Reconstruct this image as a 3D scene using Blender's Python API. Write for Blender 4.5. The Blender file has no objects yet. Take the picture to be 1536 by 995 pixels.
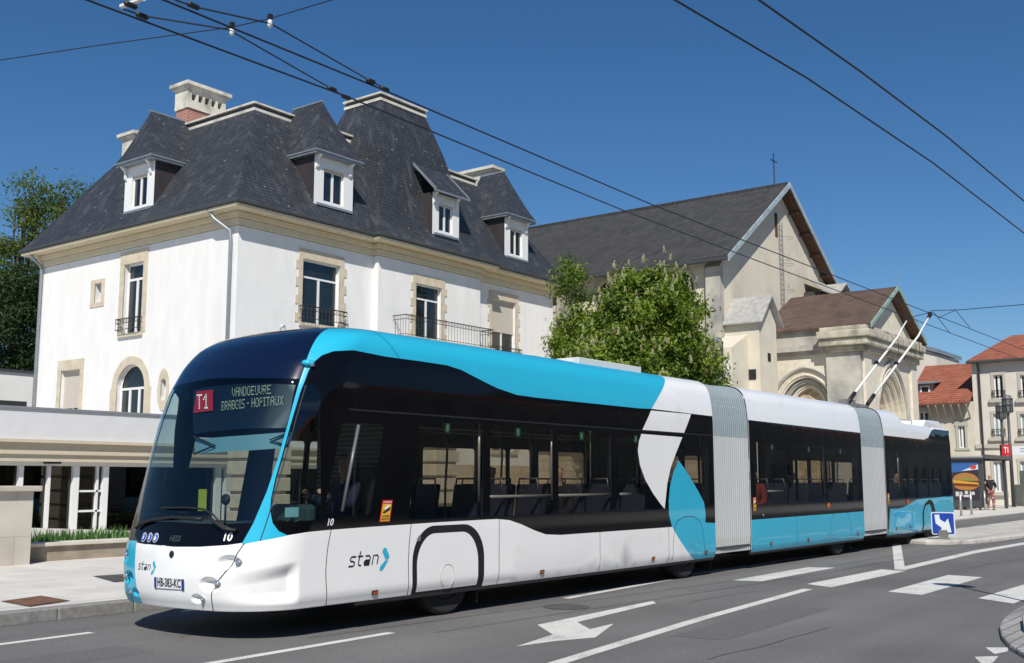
import bpy, bmesh, math, random
import numpy as np
from math import sin, cos, tan, atan, pi, radians, sqrt, floor
from mathutils import Vector, Matrix
from mathutils.geometry import delaunay_2d_cdt
rnd = random.Random(7)
scene = bpy.context.scene
COL = scene.collection

# ------------------------------------------------------------------ camera frame
AZ = radians(37.1); FOC = 1610.0; PT = atan(223 / FOC); CH = 1.6
FWD = Vector((cos(PT) * cos(AZ), cos(PT) * sin(AZ), sin(PT)))
RGT = Vector((sin(AZ), -cos(AZ), 0))
UPV = Vector((-sin(PT) * cos(AZ), -sin(PT) * sin(AZ), cos(PT)))
def ray(u, v): return FWD * FOC + RGT * (u - 768) + UPV * (497.5 - v)
def atX(u, v, X): d = ray(u, v); t = X / d[0]; return Vector((X, d[1] * t, CH + d[2] * t))
def atY(u, v, Y): d = ray(u, v); t = Y / d[1]; return Vector((d[0] * t, Y, CH + d[2] * t))
def atZ(u, v, Z): d = ray(u, v); t = (Z - CH) / d[2]; return Vector((d[0] * t, d[1] * t, Z))

# ------------------------------------------------------------------ materials
MATS = {}
def mat(name, col, rough=.6, metal=0, spec=.5, var=0, vscale=3, bump=0, bscale=40, col2=None, c2scale=1.5, c2lo=.5, c2hi=.7,
        emis=None, coat=0, speck=None, sscale=120, alpha=None, stretch=(1, 1, 1)):
    if name in MATS: return MATS[name]
    m = bpy.data.materials.new(name); m.use_nodes = True
    nt = m.node_tree; N = nt.nodes; L = nt.links
    b = N['Principled BSDF']
    b.inputs['Roughness'].default_value = rough; b.inputs['Metallic'].default_value = metal
    b.inputs['Specular IOR Level'].default_value = spec
    b.inputs['Base Color'].default_value = (*col, 1)
    if coat: b.inputs['Coat Weight'].default_value = coat; b.inputs['Coat Roughness'].default_value = .04
    tc = N.new('ShaderNodeTexCoord'); mp = N.new('ShaderNodeMapping'); mp.inputs['Scale'].default_value = stretch
    L.new(tc.outputs['Object'], mp.inputs[0])
    cur = None
    def noise(sc, det=6):
        n = N.new('ShaderNodeTexNoise'); n.inputs['Scale'].default_value = sc; n.inputs['Detail'].default_value = det
        L.new(mp.outputs[0], n.inputs['Vector']); return n.outputs['Fac']
    def mix(fac, a, c, mode='MIX'):
        x = N.new('ShaderNodeMix'); x.data_type = 'RGBA'; x.blend_type = mode
        if hasattr(fac, 'links'): L.new(fac, x.inputs[0])
        else: x.inputs[0].default_value = fac
        for s, val in ((6, a), (7, c)):
            if hasattr(val, 'links'): L.new(val, x.inputs[s])
            else: x.inputs[s].default_value = (*val, 1)
        return x.outputs[2]
    def ramp(f, lo, hi):
        r = N.new('ShaderNodeMapRange'); r.inputs[1].default_value = lo; r.inputs[2].default_value = hi
        L.new(f, r.inputs[0]); return r.outputs[0]
    cur = col
    if col2 is not None: cur = mix(ramp(noise(c2scale, 8), c2lo, c2hi), cur, col2)
    if speck is not None: cur = mix(ramp(noise(sscale, 2), .62, .72), cur, speck)
    if var:
        f = ramp(noise(vscale, 8), .3, .7)
        lo = tuple(1 - var for _ in range(3)); hi = tuple(1 + var for _ in range(3))
        cur = mix(1.0, cur, mix(f, lo, hi), 'MULTIPLY')
    if hasattr(cur, 'links'): L.new(cur, b.inputs['Base Color'])
    if bump:
        bp = N.new('ShaderNodeBump'); bp.inputs['Strength'].default_value = bump; bp.inputs['Distance'].default_value = .02
        L.new(noise(bscale, 4), bp.inputs['Height']); L.new(bp.outputs[0], b.inputs['Normal'])
    if emis: b.inputs['Emission Color'].default_value = (*col, 1); b.inputs['Emission Strength'].default_value = emis
    MATS[name] = m; m['h'] = 1
    return m
def brickmat(name, c1, c2, mortar, bw, bh, msize, axis='xz', rough=.7, bump=.4, var=.15, streak=None, speck=None, off=.5, msm=.1):
    if name in MATS: return MATS[name]
    m = bpy.data.materials.new(name); m.use_nodes = True; nt = m.node_tree; N = nt.nodes; L = nt.links
    b = N['Principled BSDF']; b.inputs['Roughness'].default_value = rough
    tc = N.new('ShaderNodeTexCoord'); sp = N.new('ShaderNodeSeparateXYZ'); cb = N.new('ShaderNodeCombineXYZ')
    L.new(tc.outputs['Object'], sp.inputs[0])
    if axis == 'auto':      # walls or roofs of any heading: u = x+y, v = z
        ad = N.new('ShaderNodeMath'); L.new(sp.outputs[0], ad.inputs[0]); L.new(sp.outputs[1], ad.inputs[1])
        L.new(ad.outputs[0], cb.inputs[0]); L.new(sp.outputs[2], cb.inputs[1])
    else:
        i = {'x': 0, 'y': 1, 'z': 2}; L.new(sp.outputs[i[axis[0]]], cb.inputs[0]); L.new(sp.outputs[i[axis[1]]], cb.inputs[1])
    br = N.new('ShaderNodeTexBrick'); br.inputs['Color1'].default_value = (*c1, 1); br.inputs['Color2'].default_value = (*c2, 1)
    br.inputs['Mortar'].default_value = (*mortar, 1); br.inputs['Scale'].default_value = 1
    br.inputs['Brick Width'].default_value = bw; br.inputs['Row Height'].default_value = bh; br.inputs['Mortar Size'].default_value = msize
    br.inputs['Mortar Smooth'].default_value = msm; br.offset = off
    L.new(cb.outputs[0], br.inputs['Vector'])
    cur = br.outputs['Color']
    def noise(sc, det, stretch=None):
        n = N.new('ShaderNodeTexNoise'); n.inputs['Scale'].default_value = sc; n.inputs['Detail'].default_value = det
        if stretch:
            mp = N.new('ShaderNodeMapping'); mp.inputs['Scale'].default_value = stretch
            L.new(tc.outputs['Object'], mp.inputs[0]); L.new(mp.outputs[0], n.inputs['Vector'])
        else: L.new(tc.outputs['Object'], n.inputs['Vector'])
        return n.outputs['Fac']
    def ramp(f, lo, hi, a=0, c=1):
        r = N.new('ShaderNodeMapRange'); r.inputs[1].default_value = lo; r.inputs[2].default_value = hi
        r.inputs[3].default_value = a; r.inputs[4].default_value = c; L.new(f, r.inputs[0]); return r.outputs[0]
    def mixc(f, a, c, mode='MIX'):
        x = N.new('ShaderNodeMix'); x.data_type = 'RGBA'; x.blend_type = mode
        if hasattr(f, 'links'): L.new(f, x.inputs[0])
        else: x.inputs[0].default_value = f
        L.new(a, x.inputs[6])
        if hasattr(c, 'links'): L.new(c, x.inputs[7])
        else: x.inputs[7].default_value = (*c, 1)
        return x.outputs[2]
    if streak is not None: cur = mixc(ramp(noise(1.0, 6, (2.6, 2.6, .12)), .54, .80, 0, .55), cur, streak)
    if speck is not None: cur = mixc(ramp(noise(7.5, 1), .74, .76), cur, speck)
    g = ramp(noise(1.2, 8), .3, .7, 1 - var, 1 + var); h = N.new('ShaderNodeCombineColor')
    for k in range(3): L.new(g, h.inputs[k])
    cur = mixc(1.0, cur, h.outputs[0], 'MULTIPLY')
    L.new(cur, b.inputs['Base Color'])
    if bump:
        bp = N.new('ShaderNodeBump'); bp.inputs['Strength'].default_value = bump; bp.inputs['Distance'].default_value = .02; bp.invert = True
        L.new(br.outputs['Fac'], bp.inputs['Height']); L.new(bp.outputs[0], b.inputs['Normal'])
    MATS[name] = m; return m
def glassmat(name, tint, refl=.06, rough=0.0):
    m = bpy.data.materials.new(name); m.use_nodes = True; nt = m.node_tree; N = nt.nodes; L = nt.links
    N.remove(N['Principled BSDF']); out = N['Material Output']
    t = N.new('ShaderNodeBsdfTransparent'); t.inputs[0].default_value = (*tint, 1)
    g = N.new('ShaderNodeBsdfGlossy'); g.inputs['Roughness'].default_value = rough; g.inputs[0].default_value = (1, 1, 1, 1)
    lw = N.new('ShaderNodeLayerWeight'); lw.inputs[0].default_value = .5; pw = N.new('ShaderNodeMath'); pw.operation = 'POWER'; pw.inputs[1].default_value = 5; L.new(lw.outputs['Facing'], pw.inputs[0])
    fr = N.new('ShaderNodeMapRange'); fr.inputs[3].default_value = refl; fr.inputs[4].default_value = .95; L.new(pw.outputs[0], fr.inputs[0])
    mx = N.new('ShaderNodeMixShader'); L.new(fr.outputs[0], mx.inputs[0]); L.new(t.outputs[0], mx.inputs[1]); L.new(g.outputs[0], mx.inputs[2])
    L.new(mx.outputs[0], out.inputs[0]); MATS[name] = m; return m

def leafmat(name, col):
    m = bpy.data.materials.new(name); m.use_nodes = True; nt = m.node_tree; N = nt.nodes; L = nt.links; b = N['Principled BSDF']
    b.inputs['Base Color'].default_value = (*col, 1); b.inputs['Roughness'].default_value = .5; b.inputs['Specular IOR Level'].default_value = .35
    t = N.new('ShaderNodeBsdfTranslucent'); t.inputs[0].default_value = (col[0] * 1.5, col[1] * 1.5, col[2] * .8, 1); mx = N.new('ShaderNodeMixShader'); mx.inputs[0].default_value = .38
    L.new(b.outputs[0], mx.inputs[1]); L.new(t.outputs[0], mx.inputs[2]); L.new(mx.outputs[0], N['Material Output'].inputs[0]); MATS[name] = m; return m
def C(h, k=1.0):   # sRGB hex -> linear
    o = []
    for i in (0, 2, 4):
        c = int(h[i:i + 2], 16) / 255; o.append((c / 12.92 if c <= .04045 else ((c + .055) / 1.055) ** 2.4) * k)
    return tuple(o)
WHITE = mat('bus white paint', (.82, .82, .815), .24, coat=.5, var=.02, vscale=1.2, col2=(.70, .69, .66), c2scale=2.2, c2lo=.60, c2hi=.85)
CYAN = mat('bus cyan paint', (.022, .42, .62), .25, coat=.6, var=.02, vscale=1.2)
NAVY = mat('front dome navy paint', (.003, .007, .026), .10, coat=.8)
BLACK = mat('tinted black band', (.003, .003, .004), .06, spec=.28)
SEAM = mat('panel gap black', (.01, .01, .012), .6)
RUBBER = mat('tyre rubber', (.02, .02, .021), .8, var=.2, vscale=9)
GLASS = glassmat('tinted window glass', (.56, .55, .51))
WSGLASS = glassmat('windscreen glass', (.62, .74, .74))
DARKPL = mat('dark interior plastic', (.018, .02, .024), .6, var=.1)
RAILM = mat('pale handrail metal', (.62, .62, .60), .3, metal=.3)
CHROME = mat('polished chrome', (.8, .8, .82), .08, metal=1)
SEATM = mat('navy seat fabric', (.02, .025, .05), .8, var=.2, vscale=12)

# ------------------------------------------------------------------ mesh helpers
class MB:
    def __init__(s): s.v = []; s.f = []; s.m = []; s.mats = []; s.ci = 0
    def use(s, m):
        if m not in s.mats: s.mats.append(m)
        s.ci = s.mats.index(m); return s
    def add(s, vs, fs):
        o = len(s.v); s.v += [tuple(p) for p in vs]
        for f in fs: s.f.append(tuple(i + o for i in f)); s.m.append(s.ci)
        return s
    def poly(s, vs): return s.add(vs, [tuple(range(len(vs)))])
    def box(s, a, b, M=None):
        x0, y0, z0 = (min(a[i], b[i]) for i in range(3)); x1, y1, z1 = (max(a[i], b[i]) for i in range(3))
        vs = [Vector(p) for p in ((x0,y0,z0),(x1,y0,z0),(x1,y1,z0),(x0,y1,z0),(x0,y0,z1),(x1,y0,z1),(x1,y1,z1),(x0,y1,z1))]
        if M: vs = [M @ p for p in vs]
        return s.add(vs, [(0,3,2,1),(4,5,6,7),(0,1,5,4),(1,2,6,5),(2,3,7,6),(3,0,4,7)])
    def tube(s, pts, r, n=6, cap=True):
        pts = [Vector(p) for p in pts]; rs = r if isinstance(r, (list, tuple)) else [r] * len(pts)
        vs = []; prev = None
        for i, p in enumerate(pts):
            d = (pts[min(i + 1, len(pts) - 1)] - pts[max(i - 1, 0)])
            if d.length < 1e-9: d = Vector((0, 0, 1))
            d.normalize()
            a = prev - d * prev.dot(d) if prev else (Vector((0, 0, 1)) if abs(d.z) < .9 else Vector((1, 0, 0)))
            a = a - d * a.dot(d); a.normalize(); b = d.cross(a); prev = a
            vs += [p + (a * cos(2 * pi * k / n) + b * sin(2 * pi * k / n)) * rs[i] for k in range(n)]
        fs = []
        for i in range(len(pts) - 1):
            for k in range(n):
                k2 = (k + 1) % n; fs.append((i*n+k, i*n+k2, (i+1)*n+k2, (i+1)*n+k))
        if cap: fs.append(tuple(range(n))[::-1]); fs.append(tuple((len(pts)-1)*n + k for k in range(n)))
        return s.add(vs, fs)
    def lathe(s, prof, n=24, M=None, close=False):   # prof [(r, h)] around +Z
        vs = []; fs = []
        for r, h in prof: vs += [Vector((r*cos(2*pi*k/n), r*sin(2*pi*k/n), h)) for k in range(n)]
        if M: vs = [M @ p for p in vs]
        for i in range(len(prof) - 1):
            for k in range(n):
                k2 = (k+1) % n; fs.append((i*n+k, i*n+k2, (i+1)*n+k2, (i+1)*n+k))
        fs.append(tuple(range(n))[::-1]); fs.append(tuple((len(prof)-1)*n+k for k in range(n)))
        return s.add(vs, fs)
    def prism(s, pts, off):   # planar polygon extruded by a vector
        pts = [Vector(p) for p in pts]; n = len(pts); off = Vector(off)
        vs = pts + [p + off for p in pts]
        fs = [tuple(range(n)), tuple(range(n, 2*n))[::-1]] + [((i+1) % n, i, i+n, (i+1) % n + n) for i in range(n)]
        return s.add(vs, fs)
    def build(s, name, m=None, parent=None, smooth=False, bevel=0, loc=None, autos=None):
        me = bpy.data.meshes.new(name)
        off = Vector(loc) if loc else Vector((0, 0, 0))
        if parent is not None: off = Vector(parent.matrix_world_loc) if False else off
        me.from_pydata([Vector(p) - off for p in s.v], [], s.f)
        ms = s.mats or [m]
        if m and not s.mats: ms = [m]
        for x in ms: me.materials.append(x)
        if s.mats: me.polygons.foreach_set('material_index', s.m)
        if smooth: me.polygons.foreach_set('use_smooth', [True] * len(me.polygons))
        me.validate(); me.update()
        o = bpy.data.objects.new(name, me); COL.objects.link(o); o.location = off
        if parent: o.parent = parent; o.location = off - WLOC.get(parent.name, Vector((0,0,0)))
        WLOC[o.name] = off.copy()
        if autos:
            bm = bmesh.new(); bm.from_mesh(me); bmesh.ops.recalc_face_normals(bm, faces=bm.faces); bm.to_mesh(me); bm.free()
            me.polygons.foreach_set('use_smooth', [True] * len(me.polygons))
            me.set_sharp_from_angle(angle=radians(autos))
        if bevel:
            b = o.modifiers.new('bevel', 'BEVEL'); b.width = bevel; b.segments = 2; b.limit_method = 'ANGLE'
        return o
WLOC = {}
def tag(o, label=None, cat=None, group=None, kind=None):
    if label: o['label'] = label
    if cat: o['category'] = cat
    if group: o['group'] = group
    if kind: o['kind'] = kind
    return o
def thing(name, label, cat, loc=(0, 0, 0), group=None):
    o = bpy.data.objects.new(name, None); COL.objects.link(o); o.location = loc; WLOC[o.name] = Vector(loc)
    o.empty_display_size = .3
    return tag(o, label, cat, group)
def textpoly(txt, size=1.0, shear=0, bold=0, space=1.0):
    cu = bpy.data.curves.new('t', 'FONT'); cu.body = txt; cu.size = size; cu.shear = shear; cu.offset = bold; cu.space_character = space
    cu.resolution_u = 3
    o = bpy.data.objects.new('t', cu); COL.objects.link(o); bpy.context.view_layer.update()
    me = o.to_mesh(); vs = [(v.co.x, v.co.y) for v in me.vertices]; fs = [tuple(p.vertices) for p in me.polygons]
    o.to_mesh_clear(); bpy.data.objects.remove(o); bpy.data.curves.remove(cu)
    x0 = min(p[0] for p in vs); x1 = max(p[0] for p in vs); y0 = min(p[1] for p in vs); y1 = max(p[1] for p in vs)
    return [(x - x0, y - y0) for x, y in vs], fs, x1 - x0, y1 - y0
def textmesh(mb, txt, O, U, V, h, w=None, **k):
    vs, fs, tw, th = textpoly(txt, **k); sy = h / th; sx = (w / tw) if w else sy
    O = Vector(O); U = Vector(U); V = Vector(V)
    mb.add([O + U * (x * sx) + V * (y * sy) for x, y in vs], fs); return tw * sx
def stroke(pts, w):
    """2-D ribbon polygon along a polyline"""
    n = len(pts); Lf = []; Rt = []
    for i in range(n):
        a = Vector(pts[max(i-1, 0)]); b = Vector(pts[min(i+1, n-1)]); d = (b - a).normalized(); q = Vector((-d.y, d.x)) * w / 2
        p = Vector(pts[i]); Lf.append(tuple(p + q)); Rt.append(tuple(p - q))
    return Lf + Rt[::-1]
# =================================================================== THE BUS
YN = 8.47; HW = 1.275; YC = YN + HW; XS = 7.64
RC = .72; RF = 3.2
_sb = (HW - RC) / (RF - RC); BETA = math.asin(_sb); LC = RC * (pi/2 - BETA); LF = RF * BETA; NH = LC + LF
PT_T = [.30, .42, .9, 2.2, 2.6, 2.9, 3.12, 3.26, 3.40, 3.60, 3.90, 4.30]
PT_I = [.045, .0, 0, 0, 0, .025, .06, .13, .25, .44, .74, 1.14]
PT_Z = [.30, .40, .9, 2.2, 2.6, 2.9, 3.11, 3.235, 3.315, 3.36, 3.33, 3.33]
SH_T = [.30, .42, .65, .9, 1.1, 2.2, 2.6, 2.9, 3.12, 3.26, 3.40, 3.60, 3.90, 4.30]
SH_V = [.05, .02, .0, .03, .09, .36, .50, .65, .82, .98, 1.16, 1.38, 1.55, 1.6]
TT = np.arange(.28, 4.32, .01)
def smooth_tab(t, x, k):
    y = np.interp(TT, t, x); ker = np.hanning(k); ker /= ker.sum()
    return np.convolve(np.pad(y, k // 2, mode='edge'), ker, 'valid')[:len(TT)]
TI = smooth_tab(PT_T, PT_I, 21); TZ = smooth_tab(PT_T, PT_Z, 15); TS = smooth_tab(SH_T, SH_V, 31)
TZ[:12] = np.interp(TT[:12], PT_T, PT_Z)
def surf0(s, t):
    s = np.asarray(s, float); t = np.asarray(t, float)
    ins = np.interp(t, TT, TI); z = np.interp(t, TT, TZ); sh = np.interp(t, TT, TS)
    far = s < -NH; q = np.where(far, -2 * NH - s, s)      # mirrored coordinate
    k = (HW - ins) / HW
    a = np.clip(-q, 0, LC) / RC; b = np.clip(-q - LC, 0, LF) / RF
    # corner arc then front arc
    x1 = -RC * np.sin(a); y1 = HW - RC + RC * np.cos(a)
    ang = pi/2 - BETA + b     # angle turned
    cx = -RC * cos(BETA) + RF * cos(BETA)
    x2 = cx - RF * np.cos(BETA - b); y2 = RF * np.sin(BETA - b)
    inn = (-q) > LC
    x = np.where(q >= 0, 0, np.where(inn, x2, x1)); y = np.where(q >= 0, HW, np.where(inn, y2, y1))
    w = np.clip(1 - q / 3.5, 0, 1); w = w * w * (3 - 2 * w); w = np.where(q < 0, 1, w)
    X = XS + np.clip(q, 0, None) + x * k + sh * w; Y = y * k
    Yw = np.where(far, YC + Y, YC - Y)
    # rear module: lower roof deck
    cap = np.interp(X, [27.0, 27.6], [3.5, 3.02]); z = np.minimum(z, cap)
    return X, Yw, z
def bump_(s, t):
    """bumper scoops on the near front corner (and mirrored)"""
    q = np.where(s < -NH, -2 * NH - s, s)
    d = np.zeros_like(q)
    def sst(x, a, b): x = np.clip((x - a) / (b - a), 0, 1); return x * x * (3 - 2 * x)
    # long wedge scoop, opens rearwards
    u = sst(q, -.92, -.12) * (1 - sst(q, -.16, -.03))
    top = .68 + .12 * np.clip((q + .95) / .9, 0, 1); 
    vv = sst(t, .36, .50) * (1 - sst(t, top - .16, top))
    d = d + .075 * u * vv
    for (c, tc, r) in HLP:
        e = ((q - c + .05) / (r * 1.75)) ** 2 + ((t - tc) / r) ** 2
        w_ = np.clip(1 - e, 0, 1); d = d + r * .75 * w_ * w_ * (3 - 2 * w_)
    return d
HLP = [(-.74, .78, .085), (-.95, .575, .075), (-1.11, .43, .05)]
def surf(s, t, off=0.0):
    s = np.atleast_1d(np.asarray(s, float)); t = np.atleast_1d(np.asarray(t, float))
    P = np.stack(surf0(s, t), -1)
    e = .004
    A = np.stack(surf0(s + e, t), -1) - np.stack(surf0(s - e, t), -1)
    B = np.stack(surf0(s, np.clip(t + e, .28, 4.3)), -1) - np.stack(surf0(s, np.clip(t - e, .28, 4.3)), -1)
    n = np.cross(A, B); n /= np.maximum(np.linalg.norm(n, axis=-1, keepdims=True), 1e-9)
    return P + n * (off - bump_(s, t))[..., None] if True else P, n
def surfn(s, t, off=0.0):
    P, n0 = surf(s, t, off); e = .006
    a = surf(np.asarray(s) + e, t)[0] - surf(np.asarray(s) - e, t)[0]
    b = surf(s, np.clip(np.asarray(t) + e, .28, 4.3))[0] - surf(s, np.clip(np.asarray(t) - e, .28, 4.3))[0]
    n = np.cross(a, b); n /= np.maximum(np.linalg.norm(n, axis=-1, keepdims=True), 1e-9)
    return P, n
# pixel of the photograph -> (s, t) on the skin
_gs = np.concatenate([np.arange(-2.9, 4, .02), np.arange(4, 25, .05)]); _gt = np.arange(.30, 4.0, .015)
_S, _T = np.meshgrid(_gs, _gt, indexing='ij')
_P, _N = surf(_S.ravel(), _T.ravel())
_cam = np.array([0, 0, CH])
def proj(P):
    d = P - _cam; z = d @ np.array(FWD)
    return 768 + FOC * (d @ np.array(RGT)) / z, 497.5 - FOC * (d @ np.array(UPV)) / z
_U, _V = proj(_P); _front = ((_P - _cam) * _N).sum(-1) < 0
_Sr, _Tr = _S.ravel(), _T.ravel()
def inv(u, v):
    d = (_U - u) ** 2 + (_V - v) ** 2 + np.where(_front, 0, 1e6)
    i = int(np.argmin(d)); s, t = float(_Sr[i]), float(_Tr[i])
    for _ in range(6):
        e = .002
        P = surf(np.array([s, s + e, s]), np.array([t, t, t + e]))[0]; U, V = proj(P)
        J = np.array([[U[1] - U[0], U[2] - U[0]], [V[1] - V[0], V[2] - V[0]]]) / e
        try: ds = np.linalg.solve(J, np.array([u - U[0], v - V[0]]))
        except Exception: break
        if abs(ds[0]) > .3 or abs(ds[1]) > .3: break
        s += ds[0]; t = min(max(t + ds[1], .3), 4.25)
    return (s, t)
def ipx(*pts): return [inv(u, v) for u, v in pts]
def mirror(pts): return [(-2 * NH - s, t) for s, t in pts]
def sX(X, t=1.6):
    s = X - XS
    for _ in range(30):
        x = float(surf0(np.array([s]), np.array([t]))[0][0]); s += (X - x) * .7
    return s
def rectX(x0, x1, t0, t1): a, b = sX(x0), sX(x1); return [(a, t0), (b, t0), (b, t1), (a, t1)]
def arc(cx, cy, rx, ry, a0, a1, n=10): return [(cx + rx * cos(radians(a0 + (a1-a0)*i/n)), cy + ry * sin(radians(a0 + (a1-a0)*i/n))) for i in range(n+1)]
def rrect(a, b, c, d, r):   # rounded rectangle s0,s1,t0,t1
    return arc(b-r, c+r, r, r, -90, 0, 4) + arc(b-r, d-r, r, r, 0, 90, 4) + arc(a+r, d-r, r, r, 90, 180, 4) + arc(a+r, c+r, r, r, 180, 270, 4)
TMAX = 4.28; SEND = sX(31.62); SFAR = -2 * NH - SEND
B1 = (sX(16.97), sX(18.42)); B2 = (sX(24.36), sX(25.98))
R = []       # (name, material, polygon, object key)
def reg(name, m, poly, key=None): R.append((name, m, poly, key or name))
full = [(SFAR, .3), (SEND, .3), (SEND, TMAX), (SFAR, TMAX)]
reg('glazing_band', BLACK, full)
GT = 2.70   # foot of the roof panels
# lower panels
low_pts = ipx((222, 816.5), (262, 820.5), (300, 820.5), (340, 818), (372, 813.5), (402, 808.5), (432, 803), (460, 798.5), (490, 795.5), (549, 791), (608, 787), (660, 783.5), (722, 780))
tA = low_pts[-1][1]
low_edge = low_pts + [(sX(10.9), tA)] + [(sX(x), t) for x, t in ((11.15, 1.09), (11.4, 1.03), (11.7, .94), (11.95, .88), (12.3, .86), (15.25, .86), (16.97, .875))]
near_lower = [(-NH - .35, .3), (low_edge[-1][0], .3)] + low_edge[::-1] + [(-NH - .35, low_edge[0][1])]
reg('body_panel', WHITE, near_lower)
# far half of the front and the far side
fl = [p for p in mirror(low_edge) if p[0] < -NH]
reg('body_panel', WHITE, [(-NH, .3), (-NH, low_edge[0][1])] + sorted([(s, t) for s, t in fl], key=lambda p: -p[0])[:] + [(SFAR, .88), (SFAR, .3)])
# cyan wing on the far bumper corner
reg('accent_panel', CYAN, [(-NH - .44, .3), (-NH - .60, .95), (-NH - 1.0, .95), (-NH - 1.2, .3)])
# middle module lower cyan, rear module lower cyan
reg('accent_panel', CYAN, [(B1[1], .3), (B2[0], .3), (B2[0], .905), (B1[1], .885)])
re_ = ipx((1335, 763.5), (1348, 763), (1358, 760), (1368, 754), (1376, 749.5), (1386, 748))
reg('accent_panel', CYAN, [(B2[1], .3), (SEND, .3), (SEND, 1.16)] + re_[::-1])
for a, b in ((B1[1], B2[0]), (B2[1], SEND)): reg('accent_panel', CYAN, mirror([(a, .3), (b, .3), (b, .9), (a, .9)]), 'far accent')
# front: navy dome, windscreen
pillarL = ipx((362, 817), (380, 785), (400, 738), (417, 688), (432, 636), (447, 580), (458, 548), (466, 524), (476, 506), (492, 493))
pillarR = ipx((432, 803.5), (418, 797), (409, 785), (405, 765), (407, 745), (413, 718), (424, 680), (438, 630), (450, 590), (457, 572), (463, 556), (471, 543), (483, 533), (500, 527), (530, 525.5), (578, 535), (630, 542), (670, 548), (692, 555), (715, 567), (745, 582), (775, 592.5))
roof_in = 3.62
dome = [p for p in pillarL if p[1] > 2.45]
domeN = pillarL[5:]      # dome side edge rising to the roof
dline = ipx((268, 583), (290, 573), (330, 566), (375, 562), (410, 563), (447, 568), (470, 573), (483, 580))
sdl = dline[5][0]
tl = dline[3][1]
domepoly = [(pillarL[5][0], dline[5][1])] + [(s, t) for s, t in pillarL if t > dline[5][1] + .03] + [(sX(9.6, 3.6) , TMAX)]
domefull = domepoly + mirror(domepoly)[::-1]
reg('front_dome', NAVY, domefull)
ws_low = ipx((232, 779), (260, 783), (300, 785.5), (340, 786), (378, 784))
ws = [(low[0], low[1]) for low in ws_low] + [p for p in pillarL[1:6] if p[1] < dline[5][1]] + [(pillarL[5][0], dline[5][1] - .012)]
half = [(-NH, ws_low[1][1])] + [p for p in ws if p[0] > -NH]
half += [(-NH, tl - .012)]
wsfull = half[:-1] + [(-NH, tl - .012)] + mirror(half[1:-1])[::-1]
reg('windscreen', WSGLASS, wsfull)
quarter = ipx((409, 781), (407.5, 765), (409, 745), (415, 718), (426, 680), (440, 630), (452, 590), (458, 574), (470, 577), (479, 583), (481, 600), (481, 779), (440, 783))
reg('quarter_window', WSGLASS, quarter, 'qw near'); reg('quarter_window', WSGLASS, mirror(quarter), 'qw far')
# cyan pillar + roof band of the front module
X1 = 14.93
diag_top = (sX(15.60), 3.30); diag_low = inv(977.5, 613.5)
cy = pillarL[:] + [(sX(9.9), roof_in), (sX(15.75), roof_in), (sX(15.60), 3.3), diag_low]
cy += [(sX(x), GT + .005) for x in (14.5, 13.5, 12.5, 11.8)] + pillarR[::-1]
reg('roof_panel', CYAN, cy, 'roof cyan'); reg('roof_panel', CYAN, mirror(cy), 'roof cyan far')
reg('roof_deck', WHITE, [(sX(9.9), roof_in), (SEND, roof_in), (SEND, TMAX), (sX(9.6, 3.6), TMAX)], 'deck')
reg('roof_deck', WHITE, mirror([(sX(9.9), roof_in), (SEND, roof_in), (SEND, TMAX), (sX(9.6, 3.6), TMAX)]), 'deck')
wr = [diag_low, (sX(15.60), 3.3), (sX(15.75), roof_in), (SEND, roof_in), (SEND, 2.98), (sX(30.3), 2.98), (sX(30.0), 2.93), (sX(29.6), 2.72), (sX(29.2), 2.66), (B2[1], 2.665), (B2[0], 2.67), (B1[1], 2.70), (B1[0], GT)]
reg('roof_panel', WHITE, wr, 'roof white'); reg('roof_panel', WHITE, mirror(wr), 'roof white far')
# white ribbon and cyan drop over the windows
reg('ribbon_panel', WHITE, ipx((976.5, 616), (1036.5, 621.5), (1026, 650), (963.5, 645)))
reg('ribbon_panel', WHITE, ipx((962, 651), (1023.5, 656), (1014, 680), (1006, 702), (1001, 725), (999, 745), (997, 763.5), (990, 755), (980, 741), (968, 720), (960, 698), (956.8, 676), (958.5, 662)))
# windows
WIN = [(9.30, 10.60), (10.74, 12.12), (12.26, 13.62), (13.76, 15.14), (15.28, 16.82), (18.66, 20.50), (20.64, 22.08), (22.22, 24.2), (26.16, 27.55), (27.69, 29.3), (29.44, 31.4)]
for k, (a, b) in enumerate(WIN):
    p = rrect(sX(a), sX(b), 1.15, 2.30, .05)
    reg('window', GLASS, p, 'win%d' % k)
    if k not in (0, 3, 6, 9): reg('window', GLASS, mirror(rrect(sX(a) + .06, sX(b) - .06, 1.2, 2.10, .05)), 'fwin%d' % k)
    else:
        aa, bb = sX(a) + .03, sX(b) - .03; mm = (aa + bb) / 2
        for i, (c, d) in enumerate(((aa, mm - .02), (mm + .02, bb))):
            reg('door', BLACK, mirror([(c - .03, .36), (d + .03, .36), (d + .03, 2.36), (c - .03, 2.36)]), 'door%d_%d' % (k, i))
            reg('door_glass', GLASS, mirror(rrect(c + .04, d - .04, .45, 2.12, .05)), 'dg%d_%d' % (k, i))
_a, _b = sX(8.05), sX(8.92)
reg('door_glass', GLASS, mirror(rrect(_a, _b, .5, 2.12, .05)), 'front door glass')
reg('driver_window', GLASS, rrect(inv(500, 700)[0], inv(566, 700)[0], 1.22, 2.22, .05))
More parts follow.
